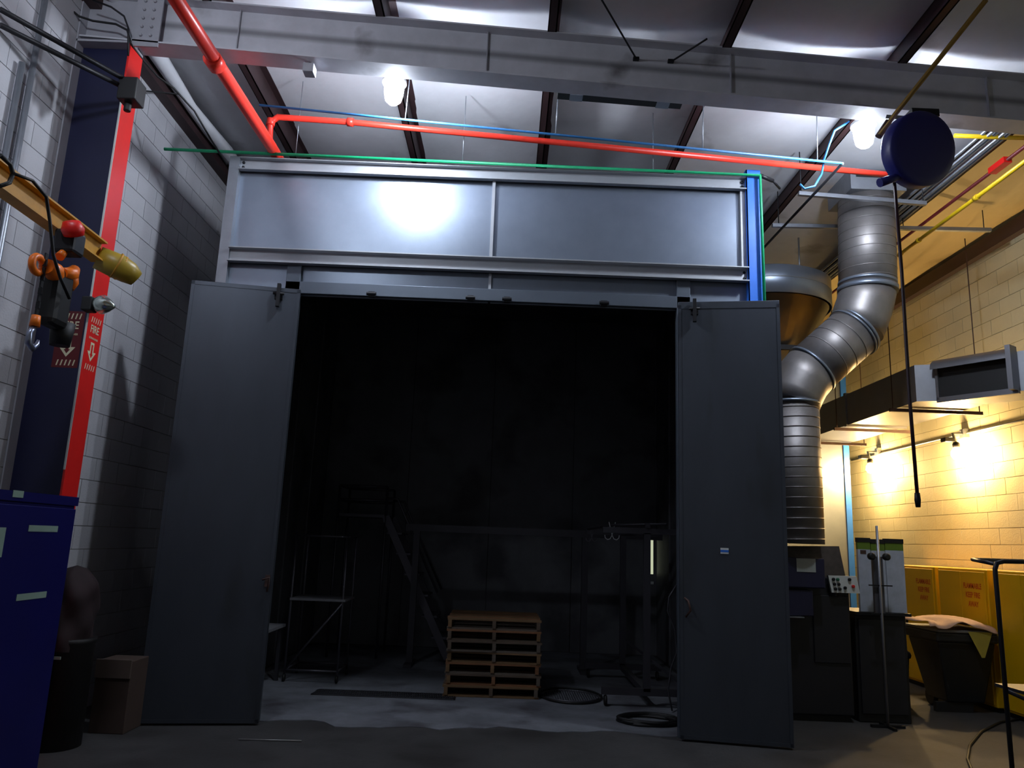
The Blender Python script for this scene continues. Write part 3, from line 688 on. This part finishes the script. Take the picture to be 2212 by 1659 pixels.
# pole stand
xp = at(1903, 1300, Y=7.85).x
t = thing('pole_stand', 'grey pole stand with clamps in front of the white panels', 'stand', (xp, 7.85, 0))
part('pole', MB().tube([(xp, 7.85, .02), (xp, 7.85, at(1898, 1136, Y=7.85).z)], .014, 10), mat('tube_grey', '#8f9096', .4, .6), t)
part('base', MB().box(xp - .16, xp + .16, 7.83, 7.87, 0, .025).box(xp - .015, xp + .015, 7.7, 8.0, 0, .025), M_dark, t)
for z in (1.05, 1.32): part('crossbar', MB().box(xp - .11, xp + .12, 7.84, 7.86, z - .006, z + .006), M_dark, t)
part('sleeve', MB().box(xp - .05, xp + .05, 7.87, 7.9, 1.05, 1.6), mat('sleeve_grey', '#55555a', .5, .4), t)
for s in (-1, 1): part('knob', MB().lathe([(.035, -.02), (.035, .02), (.02, .03)], Matrix.Translation((xp + s * .075, 7.84, 1.6)) @ Matrix.Rotation(math.pi / 2, 4, 'X'), 14), M_black, t)

# ------------------------------------------------------------------ yellow cabinets, bins
M_ycab = mat('yellow_cabinet_enamel', '#d9a800', .45, var=.05)
xf = 5.38
ys = [(11.3, 9.83), (9.75, 8.77), (8.67, 7.7)]
clabs = ['yellow safety cabinet half hidden behind the white panels', 'yellow safety cabinet behind the wheeled bin', 'yellow safety cabinet behind the bent tube frame']
M_otext = mat('orange_red_lettering', '#b4420f', .6)
for (yb, ya), lab in zip(ys, clabs):
    t = thing('safety_cabinet', lab, 'cabinet', (xf + .3, (ya + yb) / 2, 0), 'yellow safety cabinets along the right wall')
    part('body', MB().box(xf, XR - .03, ya, yb, .05, 1.50), M_ycab, t, bv=.008)
    part('base', MB().box(xf + .03, XR - .05, ya + .02, yb - .02, 0, .05), M_dark, t)
    mid = (ya + yb) / 2
    for a_, b2 in ((ya + .03, mid - .004), (mid + .004, yb - .03)): part('door', MB().box(xf - .02, xf, a_, b2, .08, 1.47), M_ycab, t, bv=.004)
    part('handle', MB().box(xf - .045, xf - .02, mid - .05, mid - .03, .7, .85), M_dark, t)
    for i, s_ in enumerate(('FLAMMABLE', 'KEEP FIRE', 'AWAY')):
        mb = MB(); g = text_mb(s_, .085, face_minusX(xf - .021, {0: 10.08, 1: 9.03, 2: 7.95}[clabs.index(lab)], 1.31 - i * .1), .0008, .75); mb.add(g.v, g.f)
        part('lettering', mb, M_otext, t, 'orange warning lettering', kind=None)
# wheeled bin
M_bin = mat('dark_bin_plastic', '#1b1d20', .5)
t = thing('wheeled_bin', 'black wheeled bin with cardboard sheets on top, before the yellow cabinets', 'bin', (4.95, 8.75, 0))
yb0 = 8.65
zt_ = at(2060, 1362, Y=8.6).z
lo = [(4.82, 8.72, .1), (5.22, 8.72, .1), (5.22, 9.15, .1), (4.82, 9.15, .1)]
hi = [(4.68, 8.58, zt_ - .12), (5.3, 8.58, zt_ - .12), (5.3, 9.22, zt_ - .12), (4.68, 9.22, zt_ - .12)]
part('body', MB().hexa([Vector(p) for p in lo], [Vector(p) for p in hi]), M_bin, t, bv=.02)
part('rim', MB().box(4.65, 5.32, 8.55, 9.25, zt_ - .12, zt_ - .02), M_bin, t, bv=.02)
part('lid_edge', MB().box(4.66, 5.31, 8.54, 9.26, zt_ - .02, zt_ + .01), mat('grey_lid', '#6c6a68', .5), t, bv=.008)
for x in (4.86, 5.18): part('wheel', MB().lathe([(.09, -.025), (.1, -.015), (.1, .015), (.09, .025)], Matrix.Translation((x, 9.12, .1)) @ Matrix.Rotation(math.pi / 2, 4, 'Y'), 20), M_black, t)
part('foot', MB().box(4.7, 5.1, 8.74, 8.8, 0, .1), M_bin, t)
M_rag = mat('yellow_rag', '#a8993a', .8)
part('bag_corner', MB().add([(4.98, 8.53, zt_), (5.24, 8.53, zt_), (5.14, 8.53, zt_ - .26), (5.1, 8.52, zt_ - .26)], [(0, 1, 2, 3)]), M_rag, t, 'yellowish bag corner hanging over the rim')
M_card = mat('crumpled_paper', '#c9a48a', .8, var=.15, scale=5, bump=.4, bscale=14)
def sheet(u, v):
    x = 4.56 + .72 * u + .05 * math.sin(v * 5); y = 8.5 + .6 * v
    z = zt_ + .03 + .10 * math.sin(math.pi * (u * .85 + .1)) * (0.6 + .4 * math.sin(v * 3)) + .012 * math.sin(u * 17 + v * 8) + (.0 if u > .12 else .02)
    if v < .12: z -= .05 * (1 - v / .12) * (.5 + .5 * math.sin(u * 9))
    return Vector((x, y, z))
cs = solo('paper_sheet', MB().grid(sheet, 24, 12), M_card, 'crumpled pinkish paper sheet lying over the wheeled bin', 'paper')
sm = cs.modifiers.new('thick', 'SOLIDIFY'); sm.thickness = .006
# small bin
t = thing('small_bin', 'small dark bin tucked between the black cabinet and wheeled bin', 'bin', (4.55, 9.1, 0))
T = Matrix.Translation((4.45, 9.1, 0))
part('body', MB().lathe([(.12, .0), (.155, .5), (.155, .52)], T, 20), M_bin, t)
part('rim', MB().lathe([(.17, .5), (.18, .53), (.17, .56), (.1, .6)], T, 20), M_black, t)
bb = MB()
for k in range(7):
    a_ = k * .9; bb.lathe([(.001, .1), (.05, .07), (.07, 0), (.04, -.05)], Matrix.Translation((4.45 + .08 * math.cos(a_), 9.1 + .08 * math.sin(a_), .6)) @ Matrix.Rotation(k, 4, 'X'), 8)
part('bag', bb, M_black, t, 'crumpled black bag')
# bent tube frame
t = thing('tube_frame_cart', 'dark bent tube frame cart at the right edge', 'cart', (3.35, 4.9, 0))
M_tube = mat('dark_tube', '#26262e', .4, .5)
def bent(a, b, c, r, m=M_tube): return MB().tube([a, b.lerp(a, .12), b.lerp(a, .03) + (c - b) * .01, b.lerp(c, .06), c], r, 10)
T0 = at(2148, 1212, Y=5.0)
part('upright', MB().tube([Vector((T0.x, 5.0, .05)), Vector((T0.x, 5.0, T0.z - .05)), Vector((T0.x + .015, 5.0, T0.z - .012)), Vector((T0.x + .06, 5.0, T0.z)), Vector((T0.x + .6, 5.0, T0.z + .01))], .014, 10), M_tube, t)
part('top_rail', MB().tube([Vector((T0.x + .02, 5.02, T0.z - .02)), Vector((T0.x + .1, 5.4, T0.z + .005)), Vector((T0.x + .7, 5.6, T0.z + .01))], .012, 10), M_tube, t)
part('upright', MB().tube([Vector((T0.x + .6, 5.0, .05)), Vector((T0.x + .6, 5.0, T0.z + .01))], .014, 10), M_tube, t)
part('side_rail', MB().tube([Vector((T0.x + .01, 5.0, .82)), Vector((T0.x + .5, 5.0, .62))], .012, 10), M_tube, t)
part('shelf', MB().box(T0.x + .12, T0.x + .62, 5.02, 5.3, .80, .82), mat('cart_shelf', '#2c2d33', .5, .3), t)
for x in (T0.x, T0.x + .6): part('caster', MB().lathe([(.04, -.015), (.045, 0), (.04, .015)], Matrix.Translation((x, 5.0, .045)) @ Matrix.Rotation(math.pi / 2, 4, 'Y'), 14), M_black, t)
# cable loop on the floor
c = Vector((2.95, 5.55, .012)); pts = []
q = [at(2212, 1552, Z=.012), at(2160, 1560, Z=.012), at(2120, 1580, Z=.012), at(2095, 1610, Z=.012), at(2090, 1640, Z=.012), at(2100, 1665, Z=.012), at(2125, 1700, Z=.012), at(2200, 1740, Z=.012)]
solo('floor_cable', MB().tube(q, .012, 8), M_black, 'black cable looping on the floor at the lower right', 'cable')
solo('floor_rod', MB().tube([at(515, 1597, Z=.008), at(651, 1600, Z=.008)], .005, 8), mat('bright_rod', '#9a9a9a', .4, .5), 'thin bright rod lying on the dark floor before the left door', 'rod')

# ------------------------------------------------------------------ left: lockers, bin, box
M_lock = mat('royal_blue_locker', '#0e0e5c', .42, var=.07)
M_lab = mat('pale_label', '#93ab9f', .6)
xl = -2.6; yend = at(165, 1075, X=xl).y; zl_ = at(165, 1075, X=xl).z
llabs = ['blue metal locker with two pale labels, nearest the column', 'blue metal locker at the left frame edge, nearer the camera']
for i in range(2):
    y1 = yend - i * .92; y0 = y1 - .9
    t = thing('locker', llabs[i], 'locker', (xl - .25, (y0 + y1) / 2, 0), 'blue lockers on the left')
    part('body', MB().box(xl - .5, xl, y0, y1, .0, zl_), M_lock, t, bv=.006)
    part('top_cap', MB().box(xl - .51, xl + .012, y0, y1 + .01, zl_ - .05, zl_ + .002), M_lock, t)
    dm = part('door', MB().box(xl, xl + .018, y0 + .015, y1 - .015, .06, zl_ - .07), M_lock, t, bv=.004)
    part('handle', MB().box(xl + .018, xl + .04, y0 + .06, y0 + .09, .85, 1.0), M_dark, dm)
    if i == 0:
        for (pa, pb) in (((62, 1142), (125, 1142)), ((36, 1290), (100, 1285))):
            a_ = at(pa[0], pa[1], X=xl + .02); b2 = at(pb[0], pb[1], X=xl + .02); zc_ = (a_.z + b2.z) / 2
            part('label_strip', MB().box(xl + .0185, xl + .0205, a_.y, b2.y, zc_ - .017, zc_ + .017), M_lab, dm)
        a_ = at(28, 1066, X=xl + .013); part('label_strip', MB().box(xl + .012, xl + .0145, a_.y, a_.y + .09, a_.z - .018, a_.z + .018), M_lab, dm)
    else:
        a_ = at(-4, 1165, X=xl + .02); part('notice', MB().box(xl + .0185, xl + .0205, a_.y - .3, a_.y + .05, a_.z - .09, a_.z + .06), M_lab, dm)
# tall bin with bundled bag
c = Vector((-3.28, 6.15, 0)); T = Matrix.Translation(c)
t = thing('bagged_drum', 'tall dark drum with a reddish brown bag bulging on top, beside the lockers', 'drum', c)
part('drum', MB().lathe([(.20, 0), (.20, .72), (.21, .74), (.21, .77)], T, 28), mat('dark_brown_drum', '#0f0d0e', .6), t)
def bag(u, v):
    a_ = 2 * math.pi * u; zz = .70 + .60 * v
    r = .215 * (1 - max(0, (v - .62) / .38) ** 2 * .75) * (1 + .06 * math.sin(a_ * 5 + v * 9) + .04 * math.sin(a_ * 3 - v * 14))
    if v > .97: r = .004
    return c + Vector((r * math.cos(a_) * .8, r * math.sin(a_), zz + .015 * math.sin(a_ * 2) * (1 - v)))
part('bag', MB().grid(bag, 36, 24), mat('reddish_bag', '#2a1a1e', .8, var=.3, scale=5), t, 'reddish brown plastic bag')
part('strap', MB().box(c.x - .02, c.x + .09, c.y - .215, c.y - .205, .64, .66), M_lab, t)
bx = MB().box(-3.22, -2.94, 6.55, 6.85, 0, .55)
t = thing('cardboard_box', 'tall brown cardboard box on the floor beside the dark drum', 'box', (-3.06, 6.75, 0))
part('carton', bx, mat('brown_cardboard', '#463730', .8, var=.1), t, bv=.006)
part('flap', MB().box(-3.22, -2.94, 6.53, 6.55, .42, .56), mat('cardboard_flap', '#5a4c44', .8), t)

# ------------------------------------------------------------------ jib hoist
M_crane = mat('crane_yellow', '#c9922a', .5, var=.2, scale=6, dirt=('#4a3a22', 3, .6))
M_or = mat('hoist_orange', '#ff7a14', .4)
t = thing('jib_hoist', 'yellow jib rail with orange and black chain hoist at its end', 'hoist', (-2.95, 5.2, 2.4))
ja = at(0, 385, X=-3.0); jb_ = at(215, 545, X=-3.0)
jd = (jb_ - ja).normalized(); js = ja - jd * .6
mb = MB().bar(js, jb_, .012, .14)
for s in (-1, 1): mb.bar(js + Vector((0, 0, s * .07)), jb_ + Vector((0, 0, s * .07)), .10, .012)
part('rail', mb, M_crane, t)
e0 = jb_ + jd * .02; 
mb = MB().tube([e0 + Vector((-.02, 0, -.03)), e0 + Vector((.10, .08, -.07)), e0 + Vector((.16, .12, -.10)), e0 + Vector((.2, .16, -.13))], [.085, .095, .085, .06], 18)
part('end_buffer', mb, mat('yellow_buffer', '#a58a2c', .4, var=.1), t, 'yellow ribbed end buffer')
for k in range(5): part('buffer_ring', MB().tube([e0 + Vector((.08 + .025 * k, .07 + .02 * k, -.06 - .012 * k)), e0 + Vector((.09 + .025 * k, .078 + .02 * k, -.064 - .012 * k))], .1 - .004 * k * k * .8, 18), M_crane, t)
p = at(150, 512, X=-2.9); part('trolley', MB().box(p.x - .07, p.x + .07, p.y - .06, p.y + .08, p.z - .12, p.z + .04), M_dark, t, bv=.02)
part('trolley_cover', MB().lathe([(.001, .06), (.05, .05), (.07, 0), (.06, -.04)], Matrix.Translation(p + Vector((.05, -.06, .03))) @ Matrix.Rotation(.6, 4, 'X'), 14), M_red, t, 'red trolley cover')
def shell(px, py, rx, rz, nm='hoist_cover'):
    p = at(px, py, X=-2.9); mb = MB(); n = 20
    mb.tube([p + Vector((-.02, 0, 0)) + Vector((0, math.cos(2 * math.pi * k / n) * rx, math.sin(2 * math.pi * k / n) * rz)) for k in range(n + 1)], .022, 8)
    return mb, p
mb, p = shell(88, 572, .055, .05); part('hoist_cover', mb, M_or, t, 'orange ring on the hoist')
mb = MB().tube([at(100, 575, X=-2.9), at(118, 588, X=-2.9), at(128, 600, X=-2.9)], [.05, .06, .035], 12); part('hoist_cover', mb, M_or, t, 'orange hoist arm')
mb = MB().tube([at(135, 590, X=-2.88), at(155, 592, X=-2.88), at(163, 580, X=-2.88)], [.035, .045, .03], 10).tube([at(155, 592, X=-2.88), at(158, 612, X=-2.88), at(153, 625, X=-2.88)], [.04, .03, .02], 10)
part('hoist_hook_block', mb, M_or, t, 'orange hooked block')
mb = MB().tube([at(128, 555, X=-2.9), at(142, 540, X=-2.9)], [.03, .02], 10); part('hoist_lug', mb, M_or, t, 'small orange lug')
p0 = at(118, 610, X=-2.93); p1 = at(112, 722, X=-2.93)
part('hoist_body', MB().box(p0.x - .07, p0.x + .07, p0.y - .07, p0.y + .12, p1.z + .04, p0.z + .10), M_black, t, bv=.04)
part('chain_bag', MB().tube([p1 + Vector((0, .1, .1)), p1 + Vector((0, .1, -.05))], [.075, .06], 14), M_black, t)
cp = at(76, 695, X=-2.9)
mb = MB()
for k in range(9): 
    zz = cp.z + .42 - k * .045
    mb.box(cp.x - .012, cp.x + .012, cp.y - .005, cp.y + .005, zz - .02, zz + .02) if k % 2 else mb.box(cp.x - .005, cp.x + .005, cp.y - .012, cp.y + .012, zz - .02, zz + .02)
part('load_chain', mb, M_dark, t, kind='stuff')
part('hook_swivel', MB().tube([cp + Vector((0, 0, .04)), cp + Vector((0, 0, -.03))], [.025, .03], 12), M_or, t, 'orange hook swivel')
hp = [cp + Vector((0, .0, -.03)), cp + Vector((0, -.035, -.08)), cp + Vector((0, -.03, -.14)), cp + Vector((0, .015, -.165)), cp + Vector((0, .055, -.13)), cp + Vector((0, .06, -.10))]
part('hook', MB().tube(hp, [.016, .016, .018, .018, .014, .008], 10), mat('steel_hook', '#9aa0b4', .3, .8), t, 'bright steel hook')
pp = [at(0, 335, X=-2.85), at(22, 355, X=-2.85), at(28, 375, X=-2.85), at(20, 395, X=-2.85), at(0, 402, X=-2.85)]
part('cable_loop', MB().tube(pp, .012, 8), M_black, t)
pp = [at(30, 375, X=-2.84), at(70, 390, X=-2.84), at(100, 425, X=-2.84), at(108, 480, X=-2.84), at(115, 550, X=-2.82), at(130, 600, X=-2.82), at(150, 645, X=-2.82)]
part('control_cable', MB().tube(pp, .010, 8), M_black, t)
# work lamp with bright reflector at the column
p = at(222, 658, X=-3.12)
t = thing('work_lamp', 'small silver reflector work lamp clamped at the red column flange', 'lamp', p)
Mx = Matrix.Translation(p) @ Matrix.Rotation(math.radians(100), 4, 'Y') @ Matrix.Rotation(.2, 4, 'X')
part('reflector', MB().lathe([(.03, -.08), (.06, -.04), (.075, 0), (.05, .05), (.018, .10), (.001, .105)], Mx, 20), mat('chrome_reflector', '#c2ccc4', .2, .9), t)
part('clamp', MB().box(p.x - .14, p.x - .06, p.y - .05, p.y + .05, p.z - .06, p.z + .05), M_black, t, bv=.01)

# ------------------------------------------------------------------ inside the booth: pallets
M_wood = [mat('pallet_wood_%d' % i, h, .8, var=.25, scale=7, streak=(.4, 4, 4)) for i, h in enumerate(('#6b5236', '#54463a', '#754f33', '#5b5148'))]
plabs = ['topmost pallet of the stack, with orange-brown deck', 'second pallet from the top of the stack', 'third pallet from the top of the stack', 'middle pallet of the stack of seven',
         'third pallet from the bottom of the stack', 'second pallet from the bottom of the stack', 'lowest pallet of the stack, resting on the booth floor']
def board_mesh(w_, d_, h_): return MB().box(-w_ / 2, w_ / 2, -d_ / 2, d_ / 2, 0, h_)
PW, PD, PH = 1.0, 1.0, .112
deck_me = [board_mesh(PW, .09, .018).mesh('deck_board') for _ in M_wood]
str_me = [board_mesh(.038, PD, PH - .036).mesh('stringer') for _ in M_wood]
for ms in (deck_me, str_me):
    for me, m_ in zip(ms, M_wood): me.materials.append(m_)
for k in range(7):          # k = 0 at the top
    lvl = 6 - k
    t = thing('wooden_pallet', plabs[k], 'pallet', (-.06 + random.uniform(-.025, .025) + (-.03 if k == 0 else 0), 9.02 + random.uniform(-.02, .02), .008 + lvl * PH), 'stack of wooden pallets in the booth')
    t.rotation_euler = (0, 0, math.radians(random.uniform(-1.5, 2)))
    for j in range(7):
        o = D.objects.new('deck_board', deck_me[(0, 2, 0, 2)[j % 4] if k == 0 else random.randrange(4)]); link(o, t); o.location = (random.uniform(-.008, .008), -.455 + j * .152, PH - .018)
    for j in range(3):
        o = D.objects.new('stringer', str_me[random.randrange(4)]); link(o, t); o.location = (-.47 + j * .47, 0, .018)
    for j in (-.44, 0, .44):
        o = D.objects.new('bottom_board', deck_me[random.randrange(4)]); link(o, t); o.location = (0, j, 0)

# rolling scaffold frame on the left
M_fr = mat('scuffed_frame_steel', '#5c5a62', .45, .6)
t = thing('rolling_platform', 'small rolling tube platform with a pale tray, just inside the left jamb', 'platform', (-2.05, 9.3, 0))
X0, X1, Y0, Y1 = -2.36, -1.78, 9.0, 9.55
for x, y in ((X0, Y0), (X1, Y0), (X0, Y1), (X1, Y1)):
    part('post', MB().tube([(x, y, .09), (x * (1 - .0), y, 1.60)], .013, 8), M_fr, t)
    part('caster', MB().lathe([(.035, -.012), (.042, 0), (.035, .012)], Matrix.Translation((x, y, .05)) @ Matrix.Rotation(math.pi / 2, 4, 'Y'), 14), M_black, t)
for z in (1.59, .13):
    for pa, pb in (((X0, Y0, z), (X1, Y0, z)), ((X0, Y1, z), (X1, Y1, z)), ((X0, Y0, z), (X0, Y1, z)), ((X1, Y0, z), (X1, Y1, z))): part('rail', MB().tube([pa, pb], .012, 8), M_fr, t)
part('brace', MB().tube([(X0, Y0, .13), (X1, Y0, .86)], .012, 8), M_fr, t)
part('tray', MB().box(X0 - .01, X1 + .03, Y0 - .02, Y1, .875, .90), mat('pale_tray', '#9c9ca0', .5, .5), t)
# large platform ladder behind
t = thing('platform_ladder', 'tall dark platform ladder with guard rail behind the small platform', 'ladder', (-1.6, 10.9, 0))
YL = 10.8
g = lambda px, py, Y=YL: at(px, py, Y=Y)
a0, a1 = g(735, 1050).x, g(838, 1050).x; ztp = g(780, 1050).z; zpl = g(780, 1110).z
for x in (a0, a1):
    for y in (YL, YL + .7): part('guard_post', MB().tube([(x, y, 0.02), (x, y, ztp)], .018, 8), M_fr, t)
mb = MB()
for z in (ztp, (ztp + zpl) / 2):
    mb.tube([(a0, YL, z), (a1, YL, z)], .018, 8).tube([(a0, YL + .7, z), (a1, YL + .7, z)], .018, 8).tube([(a0, YL, z), (a0, YL + .7, z)], .018, 8)
part('guard_rail', mb, M_fr, t)
part('platform', MB().box(a0, a1, YL, YL + .7, zpl - .04, zpl), M_fr, t)
hr = g(905, 1145).x
for y in (YL, YL + .7):
    part('handrail', MB().tube([(a1, y, ztp - .15), (a1 + .15, y, ztp - .16), (hr + .3, y, .9)], .016, 8), M_fr, t)
    part('stringer', MB().bar((a1, y, zpl - .02), (a1 + .95, y, .05), .03, .1), M_fr, t)
for k in range(6):
    f_ = (k + 1) / 7; part('tread', MB().box(a1 + .95 * f_ - .1, a1 + .95 * f_ + .1, YL, YL + .7, (zpl - .02) * (1 - f_) + .03, (zpl - .02) * (1 - f_) + .055), M_fr, t)
# hanging rack on casters, right side
t = thing('rolling_hanging_rack', 'dark rolling rack with overhead bar and hooks inside the right jamb', 'rack', (1.4, 8.9, 0))
M_rk = mat('painted_rack_steel', '#3d3c42', .5, .4)
for y in (8.35, 10.0):
    xm = 1.52
    part('upright', MB().box(xm - .035, xm + .035, y - .03, y + .03, .16, 1.75), M_rk, t)
    part('base_bar', MB().box(1.06, 2.0, y - .03, y + .03, .12, .19), M_rk, t)
    for x in (1.10, 1.95):
        part('caster', MB().lathe([(.045, -.015), (.055, 0), (.045, .015)], Matrix.Translation((x, y, .062)) @ Matrix.Rotation(math.pi / 2, 4, 'Y'), 14), M_black, t)
    part('cross_arm', MB().box(1.05, 2.0, y - .03, y + .03, 1.74, 1.80), M_rk, t)
    part('brace', MB().bar((xm, y, .5), (1.95, y, .19), .03, .03), M_rk, t)
part('long_bar', MB().bar((1.52, 8.3, 1.83), (1.52, 10.1, 1.83), .05, .05), M_rk, t)
part('long_base', MB().bar((1.52, 8.35, .15), (1.52, 10.0, .15), .06, .06), M_rk, t)
# second rack across the back
t = thing('long_work_rack', 'long dark horizontal rack beam on two legs across the booth interior', 'rack', (.5, 9.9, 0))
za = 1.78
part('beam', MB().box(-1.3, 2.1, 10.4, 10.48, za - .08, za + .01), M_rk, t)
for x in (-1.15, .78 + .3): 
    part('leg', MB().box(x - .04, x + .04, 10.4, 10.48, 0, za - .08), M_rk, t); part('foot', MB().box(x - .05, x + .05, 10.2, 10.7, 0, .05), M_rk, t)
mb0 = None
def hook(p, lab, m_, s=1.0):
    t = thing('wire_hook', lab, 'hook', p)
    mb = MB()
    for sgn in (-1, 1):
        q = [p + Vector((-.012 * sgn, 0, .13)) * s, p + Vector((.022 * sgn, 0, -.0)) * s, p + Vector((.04 * sgn, 0, -.03)) * s, p + Vector((.065 * sgn, 0, -.032)) * s, p + Vector((.08 * sgn, 0, .0)) * s]
        mb2 = MB().tube([p + Vector((-.035 * sgn, 0, .16)) * s, p + Vector((0, 0, .02)) * s, p + Vector((.02 * sgn, 0, -.02)) * s, p + Vector((.05 * sgn, 0, -.03)) * s, p + Vector((.075 * sgn, 0, -.01)) * s, p + Vector((.08 * sgn, 0, .02)) * s], .005, 6)
        mb.add(mb2.v, mb2.f)
    part('wire', mb, m_, t); return t
M_wire = mat('pale_wire', '#cfd3d6', .35, .6)
hook(at(1322, 1160, Y=8.6), 'pale double wire hook hanging from the rack bar', M_wire)
hook(at(1278, 1165, Y=9.0), 'dim wire hook just left of the pale double hook', M_fr, .8)
solo('hook_bar', MB().tube([at(1270, 1143, Y=9.0), at(1322, 1134, Y=8.6), at(1440, 1132, Y=8.2)], .012, 8), M_rk, 'dark bar carrying the wire hooks', 'bar')
# hoses, round grate
def ring(c, rx, ry, r, n=40, wob=.0, z=.02, turns=1):
    return MB().tube([Vector((c[0] + rx * math.cos(2 * math.pi * k / n) * (1 + wob * math.sin(k * .7)), c[1] + ry * math.sin(2 * math.pi * k / n) * (1 + wob * math.cos(k * .5)), z + .012 * (k // n))) for k in range(n * turns + 1)], r, 8)
cr_ = at(1232, 1506, Z=0)
solo('hose_coil', ring(cr_, .33, .42, .012), M_black, 'thin black hose ring lying around the round floor grate', 'hose')
t = thing('round_grate', 'round slotted steel grate on the floor beside the pallets', 'grate', (cr_.x, cr_.y, .006))
mb = MB()
for k in range(22):
    x = -.27 + k * .0257; hy = math.sqrt(max(0, .30 ** 2 - x * x)); mb.box(cr_.x + x - .005, cr_.x + x + .005, cr_.y - hy, cr_.y + hy, .008, .02)
part('bars', mb, M_fr, t, kind='stuff'); part('frame_ring', ring(cr_, .3, .3, .008, z=.014), M_fr, t)
c1_ = at(1400, 1562, Z=0)
solo('hose_coil', ring(c1_, .27, .2, .016, turns=3, wob=.06), M_black, 'black hose coil on the threshold near the right door', 'hose')
q = [at(1462, 1262, Y=8.2), at(1445, 1290, Y=8.2), at(1442, 1320, Y=8.2), at(1458, 1360, Y=8.2), at(1462, 1410, Y=8.2), at(1450, 1440, Y=8.2), at(1443, 1490, Y=8.2), Vector((1.74, 8.15, .02))]
solo('air_hose', MB().tube(q, .009, 6), M_rk, 'thin hose hanging down beside the right jamb', 'hose')
# low bench shelf behind the left jamb
t = thing('low_bench', 'low bench with a pale top peeking past the left door edge', 'bench', (-2.5, 9.0, 0))
zb_ = at(600, 1358, Y=8.6).z
part('top', MB().box(-2.80, -2.42, 8.4, 9.1, zb_ - .03, zb_), mat('bench_top', '#8d8d92', .5, .3), t)
for x, y in ((-2.77, 8.45), (-2.46, 8.45), (-2.77, 9.05), (-2.46, 9.05)): part('leg', MB().box(x - .02, x + .02, y - .02, y + .02, .0, zb_ - .03), M_rk, t)
